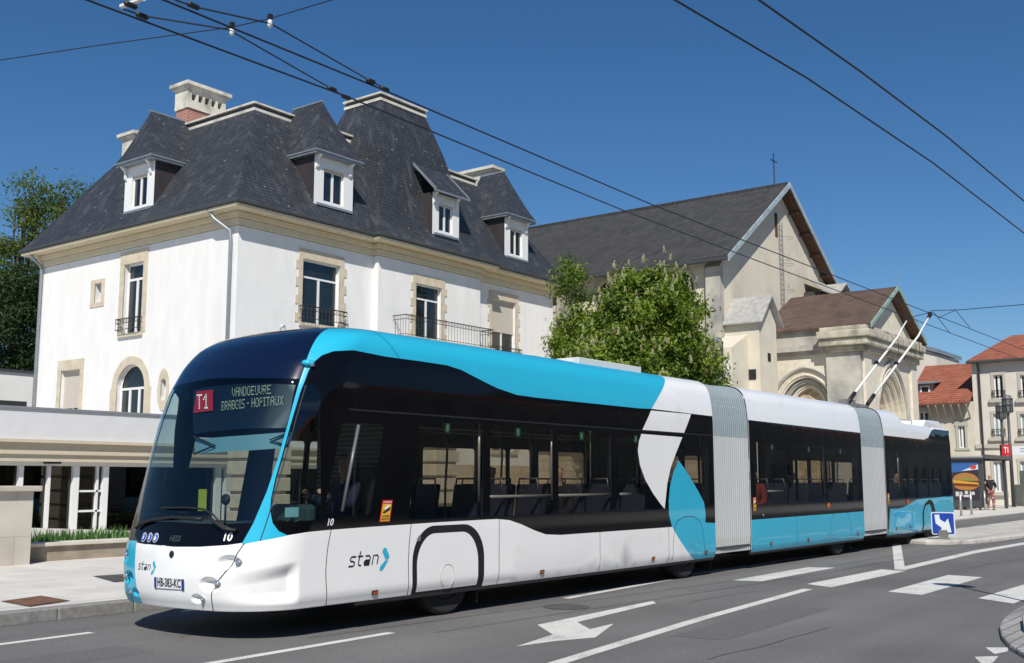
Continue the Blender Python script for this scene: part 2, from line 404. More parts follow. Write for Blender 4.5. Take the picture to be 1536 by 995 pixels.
# redo ribbon pieces that lie over the glass
reg('ribbon_panel', WHITE, ipx((962, 651), (1023.5, 656), (1014, 680), (1006, 702), (1001, 725), (999, 745), (997, 763.5), (990, 755), (980, 741), (968, 720), (960, 698), (956.8, 676), (958.5, 662)))
drop = ipx((1018, 691), (1024, 699), (1035, 716), (1048, 738), (1056, 754), (1058.5, 770), (1058, 784), (1077, 784.5), (1077, 831.5), (1041, 838), (1030, 826), (1017, 806), (1008, 790), (1003.5, 772), (1003, 752), (1005, 730), (1010, 709))
drop[7] = (B1[0], drop[7][1]); drop[8] = (B1[0], .3); drop[9] = (drop[9][0], .3)
reg('accent_panel', CYAN, drop, 'drop')
# near wheel arches
def arch_poly(px): return ipx(*px)
aw = sX(9.42), sX(10.64)
wa = [(aw[0], .3)] + arc(aw[0] + .34, .70, .34, .37, 180, 90, 12) + arc(aw[1] - .42, .66, .42, .41, 90, 0, 12) + [(aw[1], .3)]
reg('wheel_arch', SEAM, wa, 'arch front')
wc = [(aw[0] + .08, .33)] + arc(aw[0] + .37, .65, .29, .33, 180, 90, 12) + arc(aw[1] - .44, .62, .32, .36, 90, 0, 12) + [(aw[1] - .12, .33)]
reg('wheel_cover', WHITE, wc)
a2 = ipx((1384, 790), (1383.5, 770), (1387, 756), (1394, 749), (1399, 752), (1403, 765), (1404, 790))
a2[0] = (a2[0][0], .3); a2[-1] = (a2[-1][0], .3); reg('wheel_arch', SEAM, a2, 'arch rear')
a3 = ipx((1386, 790), (1386, 768), (1389, 758.5), (1394, 756), (1397, 762), (1398, 775), (1398.5, 790)); a3[0] = (a3[0][0], .33); a3[-1] = (a3[-1][0], .33); reg('wheel_cover', CYAN, a3, 'cover rear')
def seam(pts, w=.011): reg('panel_gap', SEAM, stroke(pts, w), 'seam%d' % len(R))
def dens(pts, st=.05):
    out = []
    for i in range(len(pts) - 1):
        a, b = pts[i], pts[i+1]; n = max(1, int(math.dist(a, b) / st)); out += [(a[0] + (b[0]-a[0])*j/n, a[1] + (b[1]-a[1])*j/n) for j in range(n)]
    return out + [pts[-1]]
for x0, z0, z1 in ((7.985, .3, 1.09), (9.25, .3, 1.10), (10.93, .3, 1.12), (15.33, .3, .86), (13.3, .3, .86), (20.5, .3, .89), (27.9, .3, .93)):
    seam([(sX(x0, .7), z0), (sX(x0, .9), z1)])
wcr = ipx((1008, 840), (1010, 815), (1012, 793), (1017, 781), (1027, 775.5), (1040, 775), (1049, 781), (1054, 794), (1056, 812), (1056, 836))
seam(wcr, .012)
wcm = ipx((1245, 811), (1246, 790), (1249, 775), (1254, 768), (1264, 766), (1272, 770), (1276, 785), (1277, 806)); seam(wcm, .012)
bl = ipx((367, 815), (355, 832), (335, 862), (321, 884), (317, 895), (318, 905)); bl[-1] = (bl[-1][0], .3); seam(bl, .012); seam(mirror(bl), .012)
pl = ipx((390, 812), (404, 770), (423, 705), (440, 645), (459, 578)); seam(pl, .012)
seam([(sX(x), 2.365) for x in (8.05, 9, 12, 16.97)], .02)
# bellows gaps: nothing there
reg(None, None, [(B1[0], .2), (B1[1], .2), (B1[1], 4.4), (B1[0], 4.4)]); reg(None, None, mirror(R[-1][2]))
reg(None, None, [(B2[0], .2), (B2[1], .2), (B2[1], 4.4), (B2[0], 4.4)]); reg(None, None, mirror(R[-1][2]))

bus = thing('articulated_bus', 'long white, cyan and black double-articulated trolleybus with grey bellows driving on the road', 'bus', (19.2, YC, 0))
def build_skin():
    verts = []; edges = []; key = {}
    def av(p):
        k = (round(p[0], 4), round(p[1], 4))
        if k not in key: key[k] = len(verts); verts.append(Vector(k))
        return key[k]
    for nm, m, poly, kk in R:
        q = [(min(max(s, SFAR), SEND), min(max(t, .3), TMAX)) for s, t in poly]
        ring = []
        for i in range(len(q)):
            a, b = q[i], q[(i+1) % len(q)]
            L = math.dist(a, b); straight = (min(a[0], b[0]) > 3.6 or max(a[0], b[0]) < -2*NH-3.6)
            st = .05 if not straight else (.4 if abs(a[1]-b[1]) < .02 else .06)
            n = max(1, min(4000, int(L / st))); ring += [av((a[0] + (b[0]-a[0])*j/n, a[1] + (b[1]-a[1])*j/n)) for j in range(n)]
        for i in range(len(ring)):
            if ring[i] != ring[(i+1) % len(ring)]: edges.append((ring[i], ring[(i+1) % len(ring)]))
    def grid(ss, ts):
        for i, s in enumerate(ss):
            for j, t in enumerate(ts): av((s + .0007 * ((j*7) % 5), t))
    tlow = list(np.arange(.32, 1.2, .05)) + list(np.arange(1.2, 2.5, .1)) + list(np.arange(2.5, 4.25, .05))
    grid(np.arange(-2*NH, 3.6, .055), tlow)
    fine_s = np.arange(-1.32, .0, .0125); grid(fine_s, np.arange(.33, .93, .0125)); grid(-2*NH - fine_s, np.arange(.33, .93, .0125))
    tr = list(np.arange(2.55, 4.25, .05)) + [.36, .4, .45]
    grid(np.arange(3.65, SEND, .5), tr); grid(np.arange(SFAR + .02, -2*NH-.05, .5), tr)
    dx = np.arange(sX(26.95), sX(27.7), .05); grid(dx, tr); grid(-2*NH - dx, tr)
    V, E_, F, *_ = delaunay_2d_cdt(verts, edges, [], 0, 1e-5)
    V = np.array([(v.x, v.y) for v in V]); F = [tuple(f) for f in F]
    Fa = np.array(F); cen = V[Fa].mean(1)
    lab = np.full(len(F), -1)
    inside0 = (cen[:, 0] > SFAR) & (cen[:, 0] < SEND) & (cen[:, 1] > .3) & (cen[:, 1] < TMAX)
    for ri, (nm, m, poly, kk) in enumerate(R):
        q = np.array([(min(max(s, SFAR), SEND), min(max(t, .3), TMAX)) for s, t in poly])
        lo = q.min(0); hi = q.max(0)
        idx = np.where(inside0 & (cen[:, 0] >= lo[0]) & (cen[:, 0] <= hi[0]) & (cen[:, 1] >= lo[1]) & (cen[:, 1] <= hi[1]))[0]
        if not len(idx): continue
        c = cen[idx]; ins = np.zeros(len(idx), bool); j = len(q) - 1
        for i in range(len(q)):
            xi, yi = q[i]; xj, yj = q[j]
            if yi != yj:
                cond = ((yi > c[:, 1]) != (yj > c[:, 1])) & (c[:, 0] < (xj - xi) * (c[:, 1] - yi) / (yj - yi) + xi); ins ^= cond
            j = i
        lab[idx[ins]] = ri
    P, Nn = surfn(V[:, 0], V[:, 1])
    groups = {}
    def secof(s):
        q = s if s > -NH else -2*NH - s
        return 0 if q < B1[0] + .01 else (1 if q < B2[0] + .01 else 2)
    for fi, f in enumerate(F):
        li = lab[fi]
        if li < 0 or R[li][0] is None: continue
        nm, m, _, kk = R[li]
        g = (nm, kk, secof(cen[fi][0]), m.name) if nm not in ('windscreen',) else (nm, kk, 0, m.name)
        groups.setdefault(g, []).append(f)
    for (nm, kk, sec, mn), fs in groups.items():
        used = sorted({i for f in fs for i in f}); mp = {i: k for k, i in enumerate(used)}
        me = bpy.data.meshes.new(nm)
        me.from_pydata([tuple(P[i] - np.array((19.2, YC, 0))) for i in used], [], [tuple(mp[i] for i in f) for f in fs])
        me.materials.append(bpy.data.materials[mn])
        me.polygons.foreach_set('use_smooth', [True] * len(me.polygons)); me.update()
        # orient outwards
        me.normals_split_custom_set_from_vertices([tuple(Nn[i]) for i in used])
        o = bpy.data.objects.new(nm, me); COL.objects.link(o); o.parent = bus
        if nm != 'panel_gap' and 'glass' not in nm and nm not in ('window', 'windscreen', 'quarter_window', 'driver_window'):
            pass
build_skin()
def bpart(mb, name, m=None, parent=None, **k):
    p = parent or bus; o = mb.build(name, m, None, **k)
    me = o.data; me.transform(Matrix.Translation(Vector((-19.2, -YC, 0)))); o.parent = p; return o
def decal(mb, vs, fs, s0, t0, k, off=.004, shear=0):
    """flat artwork (x right, y up, metres) laid on the skin"""
    s = np.array([s0 + (x + shear*y) * k for x, y in vs]); t = np.array([t0 + y * k for x, y in vs])
    P = surf(s, t, off)[0]; mb.add([tuple(p) for p in P], fs)
def decalpoly(mb, poly, off=.004):
    poly = dens(poly + [poly[0]], .06)[:-1]
    V, _, F, *_ = delaunay_2d_cdt([Vector(p) for p in poly], [(i, (i+1) % len(poly)) for i in range(len(poly))], [], 1, 1e-6)
    P = surf([v.x for v in V], [v.y for v in V], off)[0]; mb.add([tuple(p) for p in P], [tuple(f) for f in F])

# ---- bellows
BEL = mat('bellows light grey', (.58, .60, .61), .55, var=.10, vscale=4, stretch=(8, 1, .4)); BELT = mat('bellows upper sky grey', (.34, .41, .44), .5, var=.10, vscale=7, stretch=(6, 1, 1))  # upper bellows tinted blue-grey, the sky reflection put into the colour
BELD = mat('bellows groove shade', (.30, .31, .315), .6); BELTD = mat('bellows upper groove shade', (.16, .20, .22), .6)  # darker copies for the grooves, shade between the ribs put into the colour
def bellows(x0, x1):
    n = int((x1 - x0) / .078); 
    prof = []
    for t in list(np.arange(.36, 2.35, .25)) + [2.36] + list(np.arange(2.4, 4.29, .07)):
        prof.append((np.interp(t, TT, TI), np.interp(t, TT, TZ), t))
    ring = [(-(HW - i), z, t) for i, z, t in prof] + [((HW - i), z, t) for i, z, t in prof[::-1]]
    mb = MB(); vs = []; cols = 4 * n + 1; m_ = len(ring)
    for i in range(cols):
        x = x0 + (x1 - x0) * i / (cols - 1); d = .015 + (.036 if i % 4 == 0 else 0); sag = .02 * sin(pi * i / (cols-1)); mid = abs(i / (cols-1) - .5) < .012
        for (y, z, t) in ring:
            dd = d + sag - (.02 if mid else 0); vs.append((x, YC + y * (1 - dd / HW), z - (dd if t > 2.9 else 0)))
    for i in range(cols - 1):
        for j in range(m_ - 1):
            mb.use((BELD if i % 4 in (0, 3) else BEL) if max(ring[j][2], ring[j+1][2]) <= 2.37 else (BELTD if i % 4 in (0, 3) else BELT))
            if not mb.v: mb.add(vs, [])
            mb.f.append((i*m_+j, (i+1)*m_+j, (i+1)*m_+j+1, i*m_+j+1)); mb.m.append(mb.ci)
    o = bpart(mb, 'bellows')
    for x in (x0 - .02, x1 - .016):
        h = MB(); v2 = []
        for (y, z, t) in ring: v2 += [(x, YC + y * .997, z + (.004 if t > 3 else 0)), (x + .036, YC + y * .997, z + (.004 if t > 3 else 0))]
        h.add(v2, [(2*i, 2*i+1, 2*i+3, 2*i+2) for i in range(m_ - 1)]); bpart(h, 'bellows_hoop', BEL, o)
bellows(16.97, 18.42); bellows(24.36, 25.98)
# ---- structure inside
mb = MB()
for a, b in ((7.25, 16.95), (18.45, 24.34), (26.0, 31.6)):
    mb.box((a + (1.2 if a < 8 else 0), YN + .04, .26), (b, YC + HW - .04, .36))
mb.box((7.6, YN + .35, .24), (8.6, YC + HW - .35, .34))
for x in (10.06, 16.1, 23.05, 29.72): mb.box((x - .09, YN + .3, .42), (x + .09, YC + HW - .3, .55))
mb.box((16.5, YN + .45, .4), (19, YC + .8, .7)); mb.box((24, YN + .45, .4), (26.4, YC + .8, .7))
bpart(mb, 'underbody', mat('underbody black', (.012, .012, .013), .8))
mb = MB(); mb.box((8.0, YN + .03, .42), (31.55, YC + HW - .03, .46)); bpart(mb, 'floor', mat('bus floor grey', (.06, .06, .065), .7, var=.1))
mb = MB(); mb.box((8.9, YN + .08, 2.52), (26.8, YC + HW - .08, 2.55)); mb.box((26.8, YN + .08, 2.5), (31.5, YC + HW - .08, 2.53))
bpart(mb, 'ceiling', mat('bus ceiling', (.10, .10, .10), .7))
mb = MB(); mb.prism([(31.62, YN, .32), (31.66, YN + .1, .3), (31.68, YC, .3), (31.66, YC + HW - .1, .3), (31.62, YC + HW, .32)], (0, 0, .84)); bpart(mb, 'rear_panel', CYAN)
mb = MB(); mb.prism([(31.62, YN + .02, 1.16), (31.65, YN + .15, 1.16), (31.66, YC, 1.16), (31.65, YC + HW - .15, 1.16), (31.62, YC + HW - .02, 1.16)], (0, 0, 1.83)); bpart(mb, 'rear_window', BLACK)
# inner side trim below the windows + driver partition
mb = MB()
for (a, b) in ((10.7, 16.9), (18.5, 24.3), (26.05, 31.5)):
    for y in (YN + .05, ):
        mb.box((a, y, .46), (b, y + .03, 1.14))
mb.box((9.12, YN + .06, .46), (9.16, YC + .15, 2.5)); mb.box((8.15, YC + .12, .46), (9.16, YC + .15, 1.25))
bpart(mb, 'inner_trim', DARKPL)
for x in (16.95, 18.45, 24.34, 26.0):
    mb = MB(); mb.box((x - .03, YN + .06, .46), (x + .03, YN + .22, 2.5)); mb.box((x - .03, YC + HW - .22, .46), (x + .03, YC + HW - .06, 2.5)); mb.box((x - .028, YN + .06, 2.4), (x + .028, YC + HW - .06, 2.498)); bpart(mb, 'portal_frame', DARKPL)
# handrails
def rail(pts, r=.018, m=RAILM): mb = MB(); mb.tube(pts, r, 8); bpart(mb, 'handrail', m, smooth=True)
for u in (718.5, 827.5, 916, 1084 - 20, 1193, 1235.5, 1292, 1347):
    p = atY(u, 700, YN + .10); rail([(p.x, YN + .10, 1.33), (p.x, YN + .10, 2.42)], .017)
for (u0, u1) in ((733, 826), (837, 915), (930, 946), (1152, 1175)):
    a = atY(u0, 741, YN + .10); b = atY(u1, 741, YN + .10); rail([(a.x, YN + .10, 1.39), (b.x, YN + .10, 1.39)], .02)
for x in (10.0, 11.6, 12.9, 14.4, 16.0, 19.6, 21.3, 22.9, 27.1, 28.6, 30.1):
    for y, bx in ((YC - .32, .0), (YC + .42, .25)):
        rail([(x + bx, y, .46), (x + bx, y, 1.5), (x + bx + .04, y, 2.0), (x + bx, y + .06, 2.52)], .017, mat('satin grab pole', (.25, .25, .25), .3, metal=.5))
for y in (YC - .32, YC + .42): rail([(9.6, y, 2.28), (16.8, y, 2.28)], .015, MATS['satin grab pole'])
# seats
def seat(x, y, face=1):
    s = MB()
    s.use(SEATM).box((x - .21, y - .21, .86), (x + .21, y + .21, .94))
    bx = x + .21 * -face
    M = Matrix.Translation((bx, y, .93)) @ Matrix.Rotation(-.16 * face, 4, 'Y')
    s.box((-.035, -.21, 0), (.035, .21, .62), M)
    s.use(DARKPL).box((x - .15, y - .05, .46), (x + .15, y + .05, .86))
    o = bpart(s, 'seat', bevel=.02)
    g = MB(); g.tube([(bx - .05 * face, y - .17, 1.45), (bx - .06 * face, y - .15, 1.62), (bx - .06 * face, y + .15, 1.62), (bx - .05 * face, y + .17, 1.45)], .014, 8)
    bpart(g, 'grab_handle', mat('grab handle grey', (.20, .20, .20), .35, metal=.4), parent=o, smooth=True)
for x, f in ((10.95, -1), (11.75, -1), (12.75, -1), (13.55, -1), (14.55, -1), (15.6, 1), (19.3, -1), (20.1, -1), (21.2, -1), (22.5, 1), (23.4, -1), (26.9, -1), (27.8, -1), (28.9, 1), (29.8, -1), (30.7, -1)):
    seat(x, YN + .34, f); seat(x, YN + .80, f)
    if x not in (10.95, 14.55, 21.2, 28.9): seat(x, YC + HW - .36, f)
s = MB(); s.use(SEATM).box((8.75, YN + .35, .95), (9.1, YN + .85, 1.05)).box((9.02, YN + .36, 1.0), (9.12, YN + .84, 1.75)).use(DARKPL).box((8.8, YN + .45, .46), (9.05, YN + .75, .95)); bpart(s, 'driver_seat', bevel=.03)
# dashboard, steering wheel
mb = MB(); pts = []
for (s_, t_) in [(-1.68 + .12 * i, 1.12) for i in range(-9, 12)]:
    P = surf([s_], [t_], -.10)[0][0]; pts.append((P[0], P[1]))
far_ = [(p[0] + .55 + .1, p[1]) for p in pts][::-1]
poly = [(x, y, 1.0) for x, y in pts] + [(max(8.05, x), y, 1.0) for x, y in far_]
mb.prism(poly, (0, 0, .14)); bpart(mb, 'dashboard', mat('dashboard grey', (.03, .045, .05), .55))
mb = MB(); M = Matrix.Translation((8.08, YN + .62, 1.22)) @ Matrix.Rotation(-.5, 4, 'Y')
mb.tube([M @ Vector((.2 * cos(a), .2 * sin(a), 0)) for a in np.linspace(0, 2*pi, 25)], .014, 8); mb.tube([M @ Vector((0, 0, 0)), M @ Vector((-.05, 0, -.3))], .03, 8)
mb.box((-.19, -.015, -.01), (.19, .015, .01), M); bpart(mb, 'steering_wheel', DARKPL, smooth=True)
mb = MB(); mb.box((8.0, YN + .3, 1.12), (8.12, YN + .95, 1.34)); bpart(mb, 'instrument_binnacle', mat('dashboard top', (.035, .06, .065), .4), bevel=.05)
# sun visor (pale teal roller blind behind the windscreen)
def inner_strip(px, off, name, m, parent=None):
    mb = MB(); decalpoly(mb, ipx(*px), off); return bpart(mb, name, m, parent, smooth=True)
inner_strip([(279, 655), (441, 645), (436, 669), (279, 677)], -.12, 'sun_blind', mat('pale teal blind', (.16, .30, .36), .6))
for px in ([(281, 652), (313, 665), (281, 678)], [(436, 646), (402, 657), (434, 667)]):
    mb = MB(); q = ipx(*px); P = surf([p[0] for p in q], [p[1] for p in q], -.09)[0]; mb.tube([tuple(p) for p in P], .012, 6); bpart(mb, 'blind_arm', DARKPL)
# destination board: black board, red route box, lamp dots
F57 = dict(V='10001 10001 10001 10001 10001 01010 00100', A='01110 10001 10001 11111 10001 10001 10001', N='10001 11001 10101 10101 10011 10001 10001',
 D='11110 10001 10001 10001 10001 10001 11110', O='01110 10001 10001 10001 10001 10001 01110', E='11111 10000 10000 11110 10000 10000 11111', U='10001 10001 10001 10001 10001 10001 01110',
 R='11110 10001 10001 11110 10100 10010 10001', B='11110 10001 10001 11110 10001 10001 11110', I='111 010 010 010 010 010 111', S='01111 10000 10000 01110 00001 00001 11110',
 H='10001 10001 10001 11111 10001 10001 10001', P='11110 10001 10001 11110 10000 10000 10000', T='11111 00100 00100 00100 00100 00100 00100', X='10001 01010 00100 00100 00100 01010 10001')
F57['-'] = '000 000 000 111 000 000 000'; F57[' '] = '00 00 00 00 00 00 00'; F57['1'] = '0010 0110 1010 0010 0010 0010 0111'
def dots(txt, p0, p1, ph, name, m, parent, off=-.045):
    c = [inv(*p0), inv(*p1), inv(p1[0], p1[1] - ph), inv(p0[0], p0[1] - ph)]; cols = []
    for ch in txt:
        rows = F57[ch].split()
        for k in range(len(rows[0])): cols.append([rows[r][k] for r in range(7)])
        cols.append(['0'] * 7)
    n = len(cols) - 1; mb = MB(); e = .40 / n; ev = .36 / 7
    def bl(x, y):
        a = [c[0][k] + (c[1][k] - c[0][k]) * x for k in (0, 1)]; b = [c[3][k] + (c[2][k] - c[3][k]) * x for k in (0, 1)]
        return [a[k] + (b[k] - a[k]) * y for k in (0, 1)]
    for i, cl in enumerate(cols):
        for r in range(7):
            if cl[r] == '1' and not (n > 12 and rnd.random() < .05):
                x, y = (i + .5) / n, (6.5 - r) / 7
                q = [bl(x - e, y - ev), bl(x + e, y - ev), bl(x + e, y + ev), bl(x - e, y + ev)]
                P = surf([k[0] for k in q], [k[1] for k in q], off)[0]; mb.add([tuple(p) for p in P], [(0, 1, 2, 3)])
    return bpart(mb, name, m, parent)
LEDM = mat('pale led dots', (.45, .48, .33), .5, emis=.12)
board = inner_strip([(283, 580), (300, 576), (350, 571), (400, 569), (443, 573), (432, 640), (360, 640), (283, 648)], -.07, 'destination_board', mat('display board black blue', (.004, .010, .022), .4))
inner_strip([(289, 584), (314, 581), (314, 613), (284, 617)], -.055, 'route_box', mat('route box red', (.42, .012, .03), .5, emis=.12), board)
dots('T1', (290, 612), (307, 611), 23, 'route_number', mat('led white dots', (.8, .8, .75), .5, emis=.5), board)
dots('VANDOEUVRE', (344, 593), (404, 588.5), 14.5, 'destination_text', LEDM, board)
dots('BRABOIS - HOPITAUX', (328, 614), (424, 605.5), 14, 'destination_text', LEDM, board)
# wiper
def skinline(px, off, r, name, m=SEAM, parent=None):
    q = ipx(*px); q = dens(q, .08); P = surf([p[0] for p in q], [p[1] for p in q], off)[0]; mb = MB(); mb.tube([tuple(p) for p in P], r, 6); return bpart(mb, name, m, parent, smooth=True)
w_ = skinline([(352, 796), (338, 790), (322, 772), (308, 765), (285, 763), (246, 763)], .035, .011, 'wiper')
skinline([(208, 793), (215, 787), (232, 781), (262, 777), (305, 780)], .03, .018, 'wiper_blade', SEAM, w_)
skinline([(318, 778), (340, 795), (356, 797)], .04, .02, 'wiper_arm', SEAM, w_)
mb = MB(); p = surf([inv(324, 752)[0]], [inv(324, 752)[1]], -.15)[0][0]; mb.tube([(p[0], p[1], p[2] + .02), (p[0], p[1], 1.12)], .012, 6)
mb.lathe([(.0, -.02), (.055, -.015), (.06, 0), (.055, .015), (.0, .02)], 16, Matrix.Translation((p[0], p[1], p[2] + .05)) @ Matrix.Rotation(pi/2, 4, 'Y')); bpart(mb, 'dashboard_camera', SEAM, smooth=True)
# headlights
for sgn in (0, 1):
    for (c, tc, r) in HLP:
        cc = c + r * .75 if not sgn else -2*NH - (c + r * .75)
        P, n = surfn([cc], [tc + r * .1], 0.0); P = Vector(P[0]); n0 = Vector(surf([cc], [tc])[1][0])
        M = Matrix.Translation(P + n0 * .012) @ n0.to_track_quat('Z', 'Y').to_matrix().to_4x4()
        mb = MB(); mb.use(CHROME).lathe([(r*.52, -.03), (r*.55, 0), (r*.45, .006)], 20, M)
        o = bpart(mb, 'headlight', smooth=True)
        mb = MB(); mb.lathe([(r*.42, .002), (r*.36, .012), (r*.2, .022), (0.001, .026)], 20, M); bpart(mb, 'lens', mat('headlight lens', (.35, .37, .4), .05, spec=1, metal=.4), o, smooth=True)
# logos, plates
BLKT = mat('black lettering', (.015, .015, .017), .5); WHT = mat('white lettering', (.8, .8, .8), .5)
def arcp(cx, cy, r, a0, a1, n=8): return arc(cx, cy, r, r, a0, a1, n)
def stan(s0, t0, k, slope=0, name='logo'):
    w = .15; L = []
    L.append([(.95, .95), (.35, .95), (.2, .85), (.2, .65), (.35, .52), (.75, .48), (.88, .35), (.88, .15), (.72, .05), (.1, .05)])
    L.append([(1.45, 1.45), (1.45, .3), (1.55, .1), (1.9, .05)]); L.append([(1.2, .95), (1.95, .95)])
    L.append([(2.3, .95), (2.85, .95), (3.05, .8), (3.05, .05), (2.45, .05), (2.3, .2), (2.3, .4), (2.45, .52), (3.05, .52)])
    L.append([(3.5, .05), (3.5, .95), (4.05, .95), (4.25, .8), (4.25, .05)])
    for m, polys in ((BLKT, [stroke(p, w) for p in L]), (CYAN, [[(4.72, 1.25), (4.85, 1.6), (5.2, 1.62), (5.98, .72), (5.85, .46), (5.42, .46)], [(5.88, .36), (5.40, .34), (4.78, -.25), (4.78, -.6), (5.15, -.62), (5.45, -.35)]])):
        mb = MB()
        for q in polys:
            q2 = [(s0 + (x + .18 * y) * k, t0 + y * k + slope * x * k) for x, y in q]; decalpoly(mb, q2, .004)
        bpart(mb, name, m)
a = inv(521, 851); stan(a[0], a[1], .105)
a = inv(207, 854); b = inv(233, 852); stan(a[0], a[1], abs(b[0] - a[0]) / 5.9, 0)
def badge(txt, px, h, m=WHT, k=1.0, off=.005, name='number_text', **kw):
    vs, fs, w, hh = textpoly(txt, **kw); a = inv(*px); mb = MB(); decal(mb, vs, fs, a[0], a[1], h / hh, off); return bpart(mb, name, m)
badge('10', (335, 812), .085, bold=.03); badge('10', (490.5, 789), .075, bold=.03)
badge('HESS', (254, 812), .06, mat('dim grey lettering', (.04, .055, .05), .5), shear=.2, bold=.02)
# plate
pc = ipx((233, 865.5), (277.5, 868), (277.5, 884.5), (233, 881.5)); mb = MB(); decalpoly(mb, pc, .012); plate = bpart(mb, 'number_plate', mat('plate white', (.72, .74, .78), .4))
mb = MB()
for x0, x1 in ((0, .085), (.92, 1)):
    q = [(pc[0][0] + (pc[1][0]-pc[0][0]) * x, pc[0][1] + (pc[3][1]-pc[0][1]) * y) for x, y in ((x0, 0), (x1, 0), (x1, 1), (x0, 1))]; q = [(s, t) for s, t in q]; decalpoly(mb, q, .015)
bpart(mb, 'plate_band', mat('plate blue', (.01, .04, .25), .4), plate)
vs, fs, tw, th = textpoly('HB-383-KC', bold=.02); wid = (pc[1][0]-pc[0][0]); mb = MB()
decal(mb, [(x * wid * .78 / tw, y * .085 / th) for x, y in vs], fs, pc[0][0] + wid * .12, pc[3][1] + .02, 1, .015); bpart(mb, 'plate_text', BLKT, plate)
# emblem hole, blue pictogram discs
mb = MB(); q = inv(258, 831.5); P, n = surf([q[0]], [q[1]], .004); M = Matrix.Translation(P[0]) @ Vector(n[0]).to_track_quat('Z', 'Y').to_matrix().to_4x4(); mb.lathe([(.03, -.01), (.036, .004), (.02, .006)], 20, M); bpart(mb, 'towing_cap', SEAM, smooth=True)
BLU = mat('sticker blue', (.02, .09, .42), .4)
for i, px in enumerate(((216.5, 806), (225, 806.5), (234, 807))):
    q = inv(*px); r = .052; mb = MB(); mb.use(WHT)
    decalpoly(mb, arc(q[0], q[1], r, r * .95, 0, 350, 14), .005); mb.use(BLU); decalpoly(mb, arc(q[0], q[1], r * .86, r * .82, 0, 350, 14), .008); mb.use(WHT)
    decalpoly(mb, arc(q[0], q[1] + .026, .009, .009, 0, 300, 6), .011); decalpoly(mb, [(q[0] - .01, q[1] + .015), (q[0] + .01, q[1] + .015), (q[0] + .012, q[1] - .02), (q[0] - .012, q[1] - .02)] if i < 2 else arc(q[0], q[1] - .008, .022, .022, 20, 330, 10), .011)
    bpart(mb, 'pictogram_disc')
# warning stickers
def sticker(x0, z0, w, h):
    mb = MB(); s0 = sX(x0)
    def rp(a, b, c, d, off): decalpoly(mb, [(s0 + a*w, z0 + c*h), (s0 + b*w, z0 + c*h), (s0 + b*w, z0 + d*h), (s0 + a*w, z0 + d*h)], off)
    mb.use(mat('sticker red', (.55, .03, .02), .5)); rp(0, 1, 0, 1, .004)
    mb.use(mat('sticker yellow', (.75, .42, .03), .5)); rp(.08, .92, .04, .82, .006)
    mb.use(BLKT); decalpoly(mb, [(s0 + .15*w, z0 + .45*h), (s0 + .85*w, z0 + .68*h), (s0 + .85*w, z0 + .55*h), (s0 + .3*w, z0 + .38*h)], .008)
    mb.use(WHT); decalpoly(mb, [(s0 + .2*w, z0 + .62*h), (s0 + .6*w, z0 + .78*h), (s0 + .85*w, z0 + .74*h), (s0 + .4*w, z0 + .56*h)], .009)
    o = bpart(mb, 'warning_sticker')
    if w > .1:
        t = MB(); vs, fs, tw, th = textpoly('ATTENTION', bold=.02); decal(t, [(x*w*.8/tw, y*h*.07/th) for x, y in vs], fs, s0 + .1*w, z0 + .87*h, 1, .008); 
        bpart(t, 'sticker_text', WHT, o)
        t = MB()
        for j, wd in enumerate(('MORTS', 'ANGLES')):
            vs, fs, tw, th = textpoly(wd, bold=.03); decal(t, [(x*w*.7/tw, y*h*.09/th) for x, y in vs], fs, s0 + .15*w, z0 + (.09 + .13*j)*h, 1, .008)
        bpart(t, 'sticker_text', BLKT, o)
p = atY(577, 783, YN); p2 = atY(593.5, 750, YN); sticker(p.x, p.z + .0, p2.x - p.x, p2.z - p.z)
sticker(18.50, 1.04, .13, .25); sticker(26.02, 1.04, .13, .25)
# green window symbols
for (a, b) in WIN[:4] + WIN[5:8]:
    mb = MB(); s0 = sX(a + (b - a) * .40); mb.use(mat('green sticker', (.03, .25, .12), .5)); decalpoly(mb, [(s0, 2.17), (s0 + .10, 2.17), (s0 + .10, 2.28), (s0, 2.28)], -.008)
    mb.use(mat('pale sticker figure', (.5, .6, .55), .5)); decalpoly(mb, [(s0 + .035, 2.19), (s0 + .065, 2.19), (s0 + .065, 2.26), (s0 + .035, 2.26)], -.005); bpart(mb, 'window_sticker')
# side marker lamps
ORG = mat('amber marker lamp', (.60, .12, .02), .3)
for px in ((562, 889), (813, 858), (980, 838), (1060, 828.5), (1157, 815.5), (1213, 809.5), (1287, 800.5), (1345, 793), (1366, 790)):
    q = inv(*px); mb = MB(); mb.use(BLKT); decalpoly(mb, [(q[0]-.05, q[1]-.028), (q[0]+.05, q[1]-.028), (q[0]+.05, q[1]+.028), (q[0]-.05, q[1]+.028)], .006)
    mb.use(ORG); decalpoly(mb, [(q[0]-.038, q[1]-.018), (q[0]+.038, q[1]-.018), (q[0]+.038, q[1]+.018), (q[0]-.038, q[1]+.018)], .012); bpart(mb, 'marker_lamp')
for px in ((1242, 758), (1361, 753)):
    q = inv(*px); mb = MB(); decalpoly(mb, arc(q[0], q[1], .10, .05, 0, 340, 10), .012); bpart(mb, 'indicator_lamp', ORG)
# filler lock, round sockets
for px, r in (((628, 808), .035), ((1145, 773), .02), ((1341.5, 770), .02)):
    q = inv(*px); P, n = surf([q[0]], [q[1]], .0); M = Matrix.Translation(P[0]) @ Vector(n[0]).to_track_quat('Z', 'Y').to_matrix().to_4x4(); mb = MB(); mb.lathe([(r, -.01), (r, .008), (r*.7, .014), (r*.3, .01)], 16, M); bpart(mb, 'lock_cap', mat('dull grey lock', (.3, .31, .32), .4, metal=.6), smooth=True)
